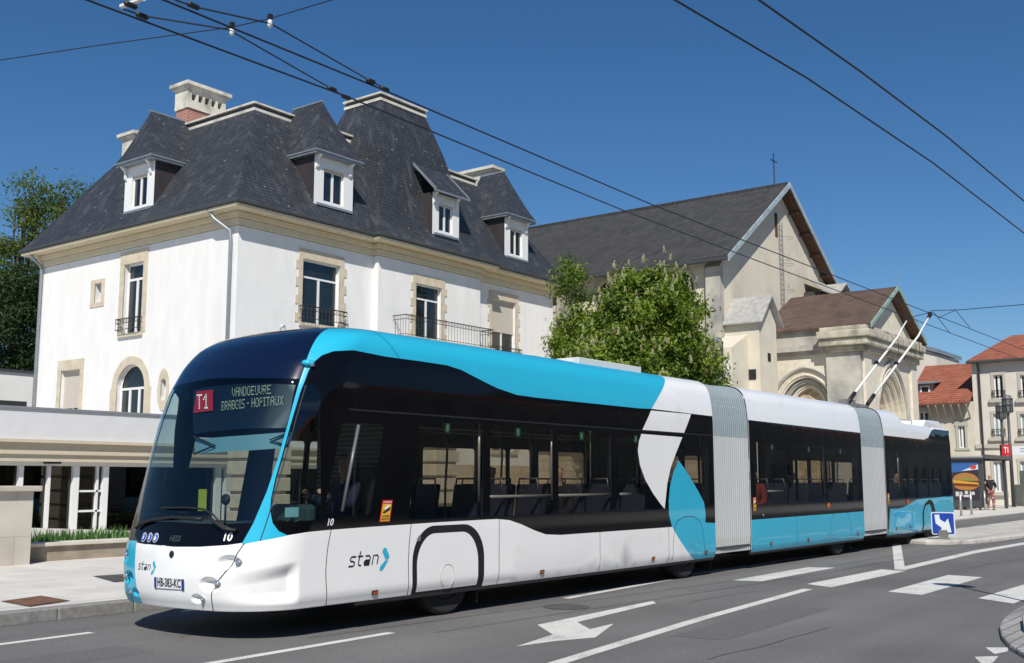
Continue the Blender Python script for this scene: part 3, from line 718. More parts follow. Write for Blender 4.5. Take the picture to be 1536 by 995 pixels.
# wheel cover disc
q = inv(671, 863); mb = MB(); P, n = surf([q[0]], [q[1]], 0.0); M = Matrix.Translation(P[0]) @ Vector(n[0]).to_track_quat('Z', 'Y').to_matrix().to_4x4()
mb.tube([M @ Vector((.13*cos(a), .13*sin(a), .001)) for a in np.linspace(0, 2*pi, 33)], .004, 5, cap=False); bpart(mb, 'cover_ring', mat('ring grey', (.5, .5, .5), .4), smooth=True)
# roof edge camera and trim, side camera housing
q = inv(462, 546); P, n = surf([q[0]], [q[1]], .02); P = Vector(P[0]); mb = MB(); M = Matrix.Translation(P) @ Vector(n[0]).to_track_quat('Z', 'Y').to_matrix().to_4x4()
mb.use(CYAN).lathe([(.05, -.03), (.045, .015), (.03, .03), (.001, .035)], 16, M @ Matrix.Diagonal((1.5, .8, 1, 1))); cam_ = bpart(mb, 'mirror_camera', smooth=True)
mb = MB(); mb.lathe([(.02, -.02), (.022, .02), (.015, .03)], 14, Matrix.Translation(P + Vector((.02, -.04, -.02))) @ Matrix.Rotation(pi/2, 4, 'X')); bpart(mb, 'camera_lens', CHROME, cam_, smooth=True)
# driver window frame & interior screen
q0, q1 = inv(500, 700)[0], inv(566, 700)[0]; mb = MB()
P = surf([q0 + .36 * (q1-q0)] * 2, [1.27, 2.2], .01)[0]; mb.tube([tuple(P[0]), tuple(P[1])], .018, 8)
bpart(mb, 'sliding_pane_frame', mat('grey frame', (.12, .12, .13), .3), smooth=True)
mb = MB(); P = surf([inv(437, 768)[0], inv(471, 768)[0]], [1.2, 1.2], -.12)[0]
mb.box((P[0][0], P[0][1], 1.22), (P[1][0] - .05, P[0][1] + .01, 1.32)); bpart(mb, 'paper_notice', mat('paper pale blue', (.35, .6, .65), .7))
mb = MB()
for k in range(22): mb.box((9.10, YN + .1 + .0, 1.2 + k * .055), (9.115, YC + .1, 1.225 + k * .055))
bpart(mb, 'partition_slats', mat('grey slats', (.12, .12, .11), .5))
# wheels
for x in (10.06, 16.1, 23.05, 29.72):
    for side in (0, 1):
        y = YN + .13 if not side else YC + HW - .13; sg = -1 if not side else 1
        M = Matrix.Translation((x, y, .48)) @ Matrix.Rotation(-sg * pi/2, 4, 'X')
        mb = MB(); mb.lathe([(.28, -.30), (.44, -.30), (.475, -.27), (.48, -.2), (.48, -.1), (.475, -.03), (.44, 0), (.30, .0), (.28, -.02)], 40, M)
        o = bpart(mb, 'wheel', RUBBER, autos=40)
        mb = MB(); mb.lathe([(.29, -.05), (.28, -.01), (.24, -.03), (.12, -.04), (.11, .02), (.05, .03)], 24, M); bpart(mb, 'rim', mat('rim grey', (.25, .25, .26), .35, metal=.7), o, autos=40)
for u, v0 in ((712, 880), (1063, 838), (1274, 812)):
    p = atY(u, v0, YN + .15); mb = MB(); mb.box((p.x, YN + .12, .10), (p.x + .02, YN + .42, .40)); bpart(mb, 'mud_flap', SEAM)
# trolley poles
zt = 6.0; POLEW = mat('trolley pole off white', (.72, .72, .68), .4)
pads = []
for (b_, e_, zb) in (((1272, 604), (1362, 478), 3.42), ((1301, 607), (1395, 473), 3.42)):
    a = atZ(*b_, zb); e = atZ(*e_, zt - .08)
    d = (e - a); m1 = a + d * .80 + Vector((0, 0, -.10))
    mb = MB(); mb.tube([a + d * .10, m1, a + d * .86 + Vector((0, 0, -.05)), e], [.034, .026, .022, .018], 8); pole = bpart(mb, 'trolley_pole', POLEW, smooth=True)
    mb = MB(); mb.tube([a - d * .0, a + d * .10], .05, 8); bpart(mb, 'pole_socket', SEAM, pole, smooth=True)
    mb = MB(); mb.box(e - Vector((.1, .03, .02)), e + Vector((.1, .03, .08))); mb.tube([e, e - d * .03], .045, 8); bpart(mb, 'trolley_shoe', SEAM, pole)
    mb = MB(); c = a + d * .44; mb.tube([c - d * .008, c + d * .008], .055, 8); bpart(mb, 'rope_ring', SEAM, pole)
    c = m1; g = MB(); g.tube([m1, m1 + Vector((.05, 0, -.5))], .008, 4); bpart(g, 'pole_rope', SEAM, pole)
mb = MB(); mb.box((25.2, 9.0, 3.36), (26.6, 10.5, 3.44)); a = atZ(1290, 600, 3.5); 
mb.box((24.9, 8.95, 3.3), (25.5, 9.15, 3.5)); bpart(mb, 'pole_base', mat('pole base grey', (.2, .2, .2), .5))
# roof boxes
mb = MB(); a = atY(868, 541, YN + .35); b = atY(962, 553, YN + .35); mb.box((a.x, YN + .35, 3.32), (b.x, YN + .8, 3.425)); 
for i in range(1, 4): pass
bpart(mb, 'roof_hatch', mat('aluminium hatch', (.62, .63, .62), .4), bevel=.01)
mb = MB(); p = atZ(424, 490, 3.5); mb.lathe([(.035, -.15), (.035, .06), (.03, .08), (.001, .085)], 16, Matrix.Translation((p.x, p.y, 3.44))); bpart(mb, 'roof_antenna', WHITE, smooth=True)
mb = MB(); mb.prism([(29.3, YN + .06, 3.0), (29.6, YN + .06, 3.2), (31.0, YN + .1, 3.22), (31.45, YN + .1, 3.1), (31.6, YN + .1, 3.0)], (0, 2.4, 0)); bpart(mb, 'rear_roof_fairing', WHITE, bevel=.04)
mb = MB(); mb.tube([(27.7, YN + .25, 3.02), (27.7, YN + .25, 3.16), (29.0, YN + .25, 3.16), (29.05, YN + .25, 3.02)], .015, 6); mb.box((27.75, YN + .5, 3.0), (29.2, YC + .8, 3.1)); bpart(mb, 'roof_equipment', mat('roof equipment grey', (.4, .4, .4), .5))
q = inv(490, 555)
# =================================================================== GROUND
def sheet(name, pts, z, m, kind='structure', th=None, **k):
    mb = MB(); pts = [(p[0], p[1], z) for p in pts]
    if th:
        mb.prism([(x, y, z - th) for x, y, _ in pts], (0, 0, th))
        o = mb.build(name, m, None, **k)
        bm = bmesh.new(); bm.from_mesh(o.data); bmesh.ops.recalc_face_normals(bm, faces=bm.faces); bm.to_mesh(o.data); bm.free()
    else:
        V, _, F, *_ = delaunay_2d_cdt([Vector(p[:2]) for p in pts], [(i, (i+1) % len(pts)) for i in range(len(pts))], [], 1, 1e-6)
        mb.add([(v.x, v.y, z) for v in V], [tuple(f) for f in F]); o = mb.build(name, m, None, **k)
    return tag(o, kind=kind)
def asphalt():
    m = bpy.data.materials.new('road asphalt'); m.use_nodes = True; nt = m.node_tree; N = nt.nodes; L = nt.links; b = N['Principled BSDF']
    b.inputs['Roughness'].default_value = .82; b.inputs['Specular IOR Level'].default_value = .35
    tc = N.new('ShaderNodeTexCoord')
    def noise(sc, det, st=None):
        n = N.new('ShaderNodeTexNoise'); n.inputs['Scale'].default_value = sc; n.inputs['Detail'].default_value = det
        if st:
            mp = N.new('ShaderNodeMapping'); mp.inputs['Scale'].default_value = st; L.new(tc.outputs['Object'], mp.inputs[0]); L.new(mp.outputs[0], n.inputs['Vector'])
        else: L.new(tc.outputs['Object'], n.inputs['Vector'])
        return n.outputs['Fac']
    def rp(f, a, c, lo, hi):
        r = N.new('ShaderNodeMapRange'); r.inputs[1].default_value = a; r.inputs[2].default_value = c; r.inputs[3].default_value = lo; r.inputs[4].default_value = hi; L.new(f, r.inputs[0]); return r.outputs[0]
    def mul(a, c):
        x = N.new('ShaderNodeMath'); x.operation = 'MULTIPLY'; L.new(a, x.inputs[0]); L.new(c, x.inputs[1]); return x.outputs[0]
    v = mul(rp(noise(110, 3), .3, .7, .55, 1.5), rp(noise(.45, 6), .3, .7, .86, 1.14))
    v = mul(v, rp(noise(.7, 5, (.12, 1.6, 1)), .3, .7, .86, 1.12))     # wheel tracks along the street
    v = mul(v, rp(noise(3.5, 4), .66, .8, 1, .72))
    v = mul(v, rp(noise(95, 1), .66, .74, 1, 1.9)); v = mul(v, rp(noise(38, 2), .3, .7, .82, 1.2))                 # pale chippings
    cc = N.new('ShaderNodeMix'); cc.data_type = 'RGBA'; cc.inputs[6].default_value = (0, 0, 0, 1); cc.inputs[7].default_value = (.135, .132, .13, 1)
    L.new(v, cc.inputs[0]); cc.clamp_factor = False; L.new(cc.outputs[2], b.inputs['Base Color'])
    bp = N.new('ShaderNodeBump'); bp.inputs['Strength'].default_value = .5; bp.inputs['Distance'].default_value = .008; L.new(noise(160, 3), bp.inputs['Height']); L.new(bp.outputs[0], b.inputs['Normal'])
    return m
def paintmat():
    m = bpy.data.materials.new('worn road paint'); m.use_nodes = True; nt = m.node_tree; N = nt.nodes; L = nt.links; b = N['Principled BSDF']
    b.inputs['Roughness'].default_value = .75
    tc = N.new('ShaderNodeTexCoord'); n = N.new('ShaderNodeTexNoise'); n.inputs['Scale'].default_value = 35; n.inputs['Detail'].default_value = 10; n.inputs['Roughness'].default_value = .75
    L.new(tc.outputs['Object'], n.inputs['Vector'])
    n2 = N.new('ShaderNodeTexNoise'); n2.inputs['Scale'].default_value = 2.2; n2.inputs['Detail'].default_value = 6; L.new(tc.outputs['Object'], n2.inputs['Vector'])
    ad = N.new('ShaderNodeMath'); L.new(n.outputs['Fac'], ad.inputs[0]); 
    m3 = N.new('ShaderNodeMath'); m3.operation = 'MULTIPLY'; m3.inputs[1].default_value = .45; L.new(n2.outputs['Fac'], m3.inputs[0]); L.new(m3.outputs[0], ad.inputs[1])
    r = N.new('ShaderNodeMapRange'); r.inputs[1].default_value = .74; r.inputs[2].default_value = .92; L.new(ad.outputs[0], r.inputs[0])
    x = N.new('ShaderNodeMix'); x.data_type = 'RGBA'; L.new(r.outputs[0], x.inputs[0]); x.inputs[6].default_value = (.60, .59, .56, 1); x.inputs[7].default_value = (.22, .215, .205, 1)
    L.new(x.outputs[2], b.inputs['Base Color']); return m
ASPH = asphalt(); PAINT = paintmat()
PAVE = brickmat('pale paving slabs', (.55, .53, .49), (.61, .585, .545), (.40, .385, .36), 1.1, .55, .006, 'xy', .8, .15, .10)
KERB = mat('granite kerb', (.23, .225, .215), .8, var=.2, vscale=14, speck=(.10, .10, .10), sscale=90)
CONC = mat('pale concrete', (.47, .45, .41), .85, var=.10, vscale=4, col2=(.34, .32, .29), c2scale=1.1)
mb = MB(); mb.box((-400, -400, -.3), (900, 900, -.02)); tag(mb.build('ground', mat('far ground', (.16, .16, .13), .9, var=.2, vscale=.05)), kind='structure')
sheet('road', [(-60, -9), (140, -9), (140, 13.2), (-60, 13.2)], 0, ASPH)
# near-side pavement, behind the photographer
sheet('near_pavement', [(-60, -40), (140, -40), (140, -3.2), (-60, -3.2)], .12, PAVE, th=.2)
# far pavement: runs past the bus, then forms the platform of the stop
side = [(-60, 12.12), (33, 12.12), (38, 11.3), (60, 11.45), (140, 11.6)]
sheet('pavement', side[:] + [(140, 120), (-60, 120)], .13, PAVE, th=.2)
kp = []
mb = MB()
for i in range(len(side) - 1):
    a = Vector(side[i]); b = Vector(side[i+1]); L_ = (b - a).length; n = max(1, int(L_ / 1.0)); d = (b - a) / n; q = Vector((-d.y, d.x)).normalized() * .24
    for k in range(n):
        p0 = a + d * (k + .006); p1 = a + d * (k + .994)
        if p1.x < -12 or p0.x > 90: continue
        p0o = p0 - q; p1o = p1 - q; mb.prism([(p0o.x, p0o.y, -.01), (p1o.x, p1o.y, -.01), (p1.x, p1.y, -.01), (p0.x, p0.y, -.01)], (0, 0, .146))
tag(mb.build('kerb', KERB, bevel=.012), kind='structure')
# road markings (thin sheets, 4 mm above the asphalt)
MZ = .004
def mark(name, pts, label, group=None, z=MZ):
    o = sheet(name, pts, z, PAINT); return o
def dash(x0, x1, y0, y1, w=.12, name='lane_line'):
    d = Vector((x1 - x0, y1 - y0)).normalized(); q = Vector((-d.y, d.x)) * w / 2
    mark(name, [(x0 - q.x, y0 - q.y), (x1 - q.x, y1 - q.y), (x1 + q.x, y1 + q.y), (x0 + q.x, y0 + q.y)], None)
dash(12.40, 15.75, 8.46, 8.70, .12); dash(16.75, 19.95, 8.86, 8.86, .17); dash(20.1, 23.9, 8.92, 8.95, .12)
dash(5.6, 8.55, 7.99, 8.06, .12); dash(2.0, 4.6, 7.9, 7.96, .12); dash(4.1, 6.64, 10.5, 10.6, .12); dash(-1.5, 1.6, 10.4, 10.45, .12)
LP = [Vector(p) for p in ((-2, 4.62), (4, 5.2), (8.05, 5.58), (11.5, 5.98), (15.62, 6.32))]
mark('edge_line', stroke([tuple(p) for p in LP], .15), None)
# turn arrow
mark('turn_arrow', [tuple(atZ(*p, 0))[:2] for p in ((979, 902), (984, 905.5), (866, 934), (885, 944.5), (921, 936), (893, 957), (832, 962.5), (774, 970.5), (829, 952.5), (806, 938))], None)
for k, q in enumerate((((1098, 871), (1212, 851.5), (1253, 852), (1142, 872.5)), ((1210, 876.5), (1322, 854.5), (1359, 857), (1247, 881.5)), ((1332, 888), (1422, 863), (1474, 866.5), (1383, 893)), ((1467, 898), (1560, 870), (1600, 876), (1520, 906)))):
    mark('crossing_bar', [tuple(atZ(*p, 0))[:2] for p in q], None)
mark('island_marking', [tuple(atZ(*p, 0))[:2] for p in ((1338, 816), (1351, 815.5), (1357, 850), (1460, 826.5), (1530, 815), (1600, 804), (1600, 806.5), (1536, 817.5), (1465, 830), (1358, 855.5), (1342, 854.5))], None)
for q in (((1478, 972), (1513, 972), (1511, 978), (1492, 982)), ((1462, 986), (1498, 985), (1490, 994), (1475, 1000))): mark('short_dash', [tuple(atZ(*p, 0))[:2] for p in q], None)
dash(34, 60, 9.95, 10.1, .1)
# repairs and cracks in the asphalt
PATCH = mat('darker repair asphalt', (.118, .116, .114), .85, var=.22, vscale=30, bump=.4, bscale=150); CRK = mat('tar crack', (.022, .021, .02), .7)
for q in ([(10.2, 5.0), (13.4, 5.15), (13.5, 5.75), (10.1, 5.6)], [(19.5, 3.2), (24.5, 3.5), (24.4, 4.3), (19.4, 4.1)], [(3.5, 8.9), (6.3, 9.0), (6.3, 9.6), (3.5, 9.6)]): sheet('road_patch', q, .002, PATCH)
rc = random.Random(9)
for (x, y, a, n) in ((13.0, 6.9, .1, 14), (9.0, 4.6, .05, 16), (21, 5.4, .2, 24), (7.0, 9.6, .15, 10)):
    pts = [(x, y)]
    for _ in range(n): a += rc.uniform(-.35, .35) * .6; pts.append((pts[-1][0] + .17 * cos(a), pts[-1][1] + .17 * sin(a) * .6))
    sheet('road_crack', stroke(pts, .009), .003, CRK)
for (x, y) in ((11.6, 7.9),):
    sheet('drain_cover', [(x + .3 * cos(t), y + .3 * sin(t)) for t in np.linspace(0, 2*pi, 25)[:-1]], .005, mat('dark iron', (.07, .065, .06), .7, var=.25, vscale=10))
# traffic island with sloping kerb
isl = [(28.7, 9.1), (28.15, 8.7), (28.0, 8.2), (28.3, 7.7), (29.2, 7.35), (31, 7.1), (33, 6.95), (60, 6.3), (60, 8.6), (46.4, 9.5), (36, 9.45), (31.5, 9.3)]
sheet('traffic_island', isl, .11, CONC, th=.14, bevel=.04)
# roundabout apron at the right edge
ring = [tuple(atZ(*p, 0))[:2] for p in ((1600, 895), (1560, 903), (1530, 916), (1508, 930), (1499, 945), (1502, 960), (1515, 975), (1536, 988), (1600, 1010))]
SETT = brickmat('granite setts', (.36, .35, .34), (.28, .28, .27), (.16, .15, .14), .13, .13, .012, 'xy', .8, .4, .2)
sheet('roundabout_apron', ring, .05, SETT, th=.07, bevel=.02)
ring2 = [tuple(atZ(*p, 0))[:2] for p in ((1640, 915), (1565, 925), (1534, 941), (1536, 955), (1560, 975), (1640, 1000))]
sheet('roundabout_centre', ring2, .13, CONC, th=.1, bevel=.02)
# covers in the pavement
RUST = mat('rusty iron', (.16, .075, .04), .8, var=.35, vscale=8); IRON = mat('dark iron', (.07, .065, .06), .7, var=.25, vscale=10)
def cover(px, label, m):
    q = [atZ(u, v, .13) for u, v in px]; cx = sum(p.x for p in q) / 4; cy_ = sum(p.y for p in q) / 4; t = thing('manhole_cover', label, 'manhole cover', (cx, cy_, .13), 'metal covers in the pavement')
    mb = MB(); mb.prism([(p.x, p.y, .12) for p in q], (0, 0, .018)); mb.build('frame', IRON, t)
    q2 = [Vector((cx, cy_, 0)) + (Vector((p.x, p.y, 0)) - Vector((cx, cy_, 0))) * .92 for p in q]
    for a, b in ((0, .495), (.505, 1)):
        A = q2[0].lerp(q2[1], a); B = q2[0].lerp(q2[1], b); Cc = q2[3].lerp(q2[2], b); D = q2[3].lerp(q2[2], a)
        mb = MB(); mb.prism([(p.x, p.y, .138) for p in (A, B, Cc, D)], (0, 0, .006)); mb.build('lid', m, t)
cover(((2, 903), (62, 894.5), (105, 902), (45, 911)), 'rusty brown double-leaf manhole cover near the kerb on the left', RUST)
cover(((140, 865), (190, 862), (226, 869), (172, 874)), 'dark grey manhole cover on the pavement in front of the bus nose', IRON)
# =================================================================== BUILDING TOOLKIT
STUC = mat('white stucco', (.76, .75, .73), .9, var=.05, vscale=2.2, bump=.3, bscale=60, col2=(.67, .65, .61), c2scale=1.1, c2lo=.56, c2hi=.82, stretch=(1, 1, .3))
TAN = mat('tan cut stone', (.56, .485, .37), .85, var=.12, vscale=3, bump=.2, bscale=30)
SLATE = brickmat('blue black slate', (.029, .032, .039), (.043, .047, .055), (.010, .011, .014), .26, .15, .012, 'auto', .55, .35, .12, streak=(.115, .125, .135), speck=(.22, .23, .22))
ZINC = mat('zinc', (.30, .33, .36), .45, metal=.5, var=.1); FRAME = mat('white window frame', (.74, .74, .73), .5)
WGLS = mat('dark window glass', (.012, .016, .02), .03, spec=.9, var=.5, vscale=.8); CREAM = mat('cream cornice', (.62, .54, .38), .85, var=.06)
PALEST = mat('pale stone', (.60, .57, .50), .85, var=.12, vscale=4, col2=(.36, .34, .30), c2scale=1.2); IRONB = mat('wrought iron', (.015, .015, .017), .5)
GUT = mat('dark gutter', (.05, .055, .06), .5); BLIND = mat('beige shutter', (.55, .50, .43), .8)
def LF(O, D):
    """local frame of a wall: a along, z up, d outward -> world"""
    D = Vector((D[0], D[1], 0)).normalized(); Nn = Vector((D.y, -D.x, 0)); O = Vector((O[0], O[1], 0))
    return lambda a, z, d=0: O + D * a + Nn * d + Vector((0, 0, z))
def archpts(a0, a1, z1, n=12, point=0):
    c = (a0 + a1) / 2; r = (a1 - a0) / 2
    if not point: return [(c + r * cos(pi * i / n), z1 - r + r * sin(pi * i / n)) for i in range(n + 1)]
    # pointed arch of two arcs, apex at z1
    R_ = r * (1 + point); h = sqrt(R_**2 - (R_ - r)**2); zs = z1 - h; out = []
    al = math.acos((R_ - r) / R_)
    for i in range(n // 2 + 1): t = al * i / (n // 2); out.append((c + r - R_ + R_ * cos(t), zs + R_ * sin(t)))
    for i in range(n // 2 - 1, -1, -1): t = al * i / (n // 2); out.append((c - r + R_ - R_ * cos(t), zs + R_ * sin(t)))
    return out
def wallmesh(mb, P, L, z0, z1, holes, rev=.22, top=None):
    """wall face with real openings and reveals"""
    xs = sorted({0, L} | {h[0] for h in holes} | {h[1] for h in holes}); zs = sorted({z0, z1} | {h[2] for h in holes} | {h[3] for h in holes})
    for i in range(len(xs) - 1):
        for j in range(len(zs) - 1):
            cx, cz = (xs[i] + xs[i+1]) / 2, (zs[j] + zs[j+1]) / 2
            if any(h[0] < cx < h[1] and h[2] < cz < h[3] for h in holes): continue
            mb.poly([P(xs[i], zs[j]), P(xs[i+1], zs[j]), P(xs[i+1], zs[j+1]), P(xs[i], zs[j+1])])
    for h in holes:
        a0, a1, b0, b1 = h[:4]; ar = h[4] if len(h) > 4 else None
        if ar is None: path = [(a1, b0), (a1, b1), (a0, b1), (a0, b0)]
        else:
            ap = archpts(a0, a1, b1, 16, ar); path = [(a1, b0)] + ap + [(a0, b0)]
            m_ = len(ap) // 2
            mb.poly([P(a1, ap[0][1])] + [P(a1, b1)] + [P(*p) for p in ap[:m_+1]][::-1]) if True else None
            mb.poly([P(a0, b1), P(a0, ap[-1][1])] + [P(*p) for p in ap[m_:]][::-1])
        for k in range(len(path) - 1): mb.poly([P(*path[k]), P(*path[k], -rev), P(*path[k+1], -rev), P(*path[k+1])])
        mb.poly([P(a0, b0), P(a1, b0), P(a1, b0, -rev), P(a0, b0, -rev)])
    return mb
def bar(mb, P, a0, a1, z0, z1, d0, d1):
    c = [P(a, z, d) for z in (z0, z1) for a, d in ((a0, d1), (a1, d1), (a1, d0), (a0, d0))]
    return mb.add(c, [(0,3,2,1)[::-1], (4,5,6,7)[::-1], (0,1,5,4)[::-1], (1,2,6,5)[::-1], (2,3,7,6)[::-1], (3,0,4,7)[::-1]])
def window(root, P, a0, a1, z0, z1, d=-.16, leaves=2, transom=None, shutter=0, arch=None, fr=.055, frame=FRAME, glass=WGLS, name='window', low=False):
    mb = MB()
    def B(x0, x1, y0, y1, dd=0): bar(mb, P, x0, x1, y0, y1, d - .05, d + dd)
    top = z1 - (0 if arch is None else 0)
    B(a0, a0 + fr, z0, z1 if arch is None else z1 - (a1-a0)/2); B(a1 - fr, a1, z0, z1 if arch is None else z1 - (a1-a0)/2); B(a0 + fr, a1 - fr, z0, z0 + fr)
    if arch is None: B(a0 + fr, a1 - fr, z1 - fr, z1)
    zt = z1
    if arch is not None:
        ap = archpts(a0, a1, z1, 14, arch); ai = archpts(a0 + fr, a1 - fr, z1 - fr, 14, arch)
        for k in range(len(ap) - 1): mb.add([P(*ap[k], d), P(*ap[k+1], d), P(*ai[k+1], d), P(*ai[k], d)], [(0, 1, 2, 3)])
        zt = z1 - (a1 - a0) / 2; transom = zt
    if transom: B(a0 + fr, a1 - fr, transom - fr * .7, transom + fr * .7, .005)
    else: transom = z1
    for k in range(1, leaves):
        c = a0 + (a1 - a0) * k / leaves; B(c - fr * .9, c + fr * .9, z0 + fr, transom - fr * .7, .01)
    w_ = mb.build(name, frame, root)
    g = MB()
    if arch is None: g.poly([P(a0, z0, d - .03), P(a1, z0, d - .03), P(a1, z1, d - .03), P(a0, z1, d - .03)])
    else: g.poly([P(a0, z0, d - .03), P(a1, z0, d - .03)] + [P(*p, d - .03) for p in archpts(a0, a1, z1, 14, arch)])
    g.build('pane', glass, w_)
    if shutter:
        s = MB(); zz = z1 - (z1 - z0) * shutter; n = max(2, int((z1 - zz) / .05))
        for k in range(n): bar(s, P, a0 + .01, a1 - .01, zz + (z1-zz)*k/n, zz + (z1-zz)*(k+.9)/n, d - .02, d + .03)
        s.build('shutter', BLIND, w_)
    return w_
def surround(root, P, a0, a1, z0, z1, w=.22, d=.03, quoin=True, top=.4, m=None, sill=True):
    mb = MB(); m = m or TAN; z = z0; k = 0
    while z < z1 - .01:
        h = min(.36, z1 - z); ww = w + (.14 if (quoin and k % 2 == 0) else 0)
        bar(mb, P, a0 - ww, a0, z + .002, z + h - .002, -.02, d); bar(mb, P, a1, a1 + ww, z + .002, z + h - .002, -.02, d); z += h; k += 1
    bar(mb, P, a0 - w, a1 + w, z1, z1 + top, -.02, d + .004)
    o = mb.build('window_surround', m, root)
    if sill: s = MB(); bar(s, P, a0 - .15, a1 + .15, z0 - .14, z0, -.2, .10); s.build('sill', m, o)
    return o
def railing(root, P, a0, a1, z0, z1, dep, n=10, name='balcony_rail'):
    mb = MB(); zc = z1
    for (p, q) in (((a0, 0), (a0, dep)), ((a0, dep), (a1, dep)), ((a1, dep), (a1, 0))):
        for z in (z0 + .06, z1 - .18, z1): mb.tube([P(p[0], z, p[1]), P(q[0], z, q[1])], .014 if z < z1 else .022, 5)
    for k in range(n + 1):
        a = a0 + (a1 - a0) * k / n; mb.tube([P(a, z0, dep), P(a, z1, dep)], .011, 4)
        if k < n:
            c = a + (a1 - a0) / n / 2; r = min(.07, (a1 - a0) / n * .4)
            mb.tube([P(c + r * cos(t), z1 - .09 + r * sin(t), dep) for t in np.linspace(0, 2*pi, 9)], .007, 3, cap=False)
    for k in range(1, max(2, int(dep / .15))):
        for a in (a0, a1): mb.tube([P(a, z0, dep * k / max(2, int(dep/.15))), P(a, z1, dep * k / max(2, int(dep/.15)))], .011, 4)
    return mb.build(name, IRONB, root)
def mansard(mb, x0, x1, y0, y1, prof, cap=True):
    rings = [[(x0 + i, y0 + i, z), (x1 - i, y0 + i, z), (x1 - i, y1 - i, z), (x0 + i, y1 - i, z)] for i, z in prof]
    vs = [p for r in rings for p in r]; fs = []
    for k in range(len(rings) - 1):
        for j in range(4): j2 = (j+1) % 4; fs.append((4*k+j, 4*k+j2, 4*k+4+j2, 4*k+4+j))
    if cap: n = 4 * (len(rings) - 1); fs.append((n, n+1, n+2, n+3))
    return mb.add(vs, fs)
def finep(prof, n=5):
    xs = [p[1] for p in prof]; k = len(prof); out = []
    for i in range(k - 1):
        p0 = Vector(prof[max(i-1, 0)]); p1 = Vector(prof[i]); p2 = Vector(prof[i+1]); p3 = Vector(prof[min(i+2, k-1)])
        for j in range(n):
            t = j / n; out.append(tuple(.5 * ((2*p1) + (p2-p0)*t + (2*p0-5*p1+4*p2-p3)*t*t + (3*p1-p0-3*p2+p3)*t**3)))
    return out + [tuple(prof[-1])]
def ringbox(mb, x0, x1, y0, y1, z0, z1, out):
    mb.box((x0 - out, y0 - out, z0), (x1 + out, y1 + out, z1))
def pipe(root, pts, r=.055, m=ZINC, name='downpipe'): mb = MB(); mb.tube(pts, r, 8); return mb.build(name, m, root, smooth=True)

# =================================================================== MANSION
MX0, MX1, MY0, MY1 = 25.5, 46.3, 32.3, 46.3; ZE = 11.75
man = thing('mansion', 'large white mansion with a tall dark slate mansard roof and tan stone window surrounds', 'house', (MX0, MY0, 0))
PR = LF((MX0, MY0), (1, 0)); PLf = LF((MX0, MY1), (0, -1)); LL = MY1 - MY0
BX0, BX1, BD = 32.75 - MX0, 39.75 - MX0, .32     # projecting middle bay
holesR = [(3.25, 5.3, 7.85, 10.45), (15.55, 17.5, 7.9, 10.5), (3.2, 5.3, 3.0, 5.6), (15.6, 17.4, 3.0, 5.6)]
mb = MB(); mb.use(STUC)
h1 = [h for h in holesR if h[0] < BX0]; h2 = [(h[0] - BX1, h[1] - BX1, *h[2:]) for h in holesR if h[0] > BX1]
wallmesh(mb, PR, BX0, 0, 11.2, h1); wallmesh(mb, lambda a, z, d=0: PR(a + BX1, z, d), MX1 - MX0 - BX1, 0, 11.2, h2)
hb = (9.65 - BX0, 11.4 - BX0, 7.85, 10.35); hb2 = (9.6 - BX0, 11.4 - BX0, 3.0, 5.6)
PB = lambda a, z, d=0: PR(a + BX0, z, d + BD); wallmesh(mb, PB, BX1 - BX0, 0, 11.2, [hb, hb2])
for a in (BX0, BX1): mb.poly([PR(a, 0, 0), PR(a, 0, BD), PR(a, 11.2, BD), PR(a, 11.2, 0)])
def aL(Y): return MY1 - Y
hL = [(aL(39.65), aL(38.3), 7.6, 10.55), (aL(41.8), aL(41.3), 9.15, 9.98), (aL(44.1), aL(42.6), 3.6, 6.35), (aL(39.8), aL(37.85), 3.9, 6.3, 0), (aL(36.75), aL(36.4), 4.75, 5.6, 0)]
wallmesh(mb, PLf, LL, 0, 11.2, hL, rev=.28)
mb.poly([(MX1, MY0, 0), (MX1, MY1, 0), (MX1, MY1, 11.2), (MX1, MY0, 11.2)]); mb.poly([(MX0, MY1, 0), (MX1, MY1, 0), (MX1, MY1, 11.2), (MX0, MY1, 11.2)])
mb.build('wall', None, man)
mb = MB()   # stone base course and a string course, seen through the bus windows
for a0, a1, dd in ((0, BX0, 0), (BX0, BX1, BD), (BX1, MX1-MX0, 0)): bar(mb, PR, a0 + .002, a1 - .002, 0, 2.3, dd - .02, dd + .05)
bar(mb, PLf, 0, LL, 0, 2.3, -.02, .05); mb.build('stone_base', brickmat('tan block stone', (.50, .40, .28), (.56, .46, .33), (.30, .24, .17), .9, .38, .012, 'auto', .85, .4, .12), man)
# cornice
mb = MB()
for z0, z1, o in ((11.22, 11.5, .08), (11.5, 11.738, .16), (11.74, 11.88, .66)):
    mb.box((MX0 - o, MY0 - o, z0), (MX1 + o, MY1 + o, z1 - .004)); mb.box((MX0 + BX0 - o, MY0 - BD - o, z0 + .002), (MX0 + BX1 + o, MY0 + 1, z1 - .006))
mb.build('cornice', CREAM, man, bevel=.03)
prof = finep([(-.70, 12.0), (-.42, 12.35), (.02, 12.98), (.68, 14.0), (1.45, 15.22), (2.25, 16.38), (2.95, 17.28)], 4)
prof2 = finep([(-.70, 12.01), (-.45, 12.24), (.05, 12.85), (.42, 13.9), (.85, 15.4), (1.28, 17.2), (1.98, 19.3)], 4)
mb = MB(); mansard(mb, MX0, MX1, MY0, MY1, prof); 
roof = mb.build('roof', SLATE, man)
mb = MB(); mansard(mb, MX0 + BX0, MX0 + BX1, MY0 - BD, 38.2, prof2); mb.build('tower_roof', SLATE, man)
mb = MB()
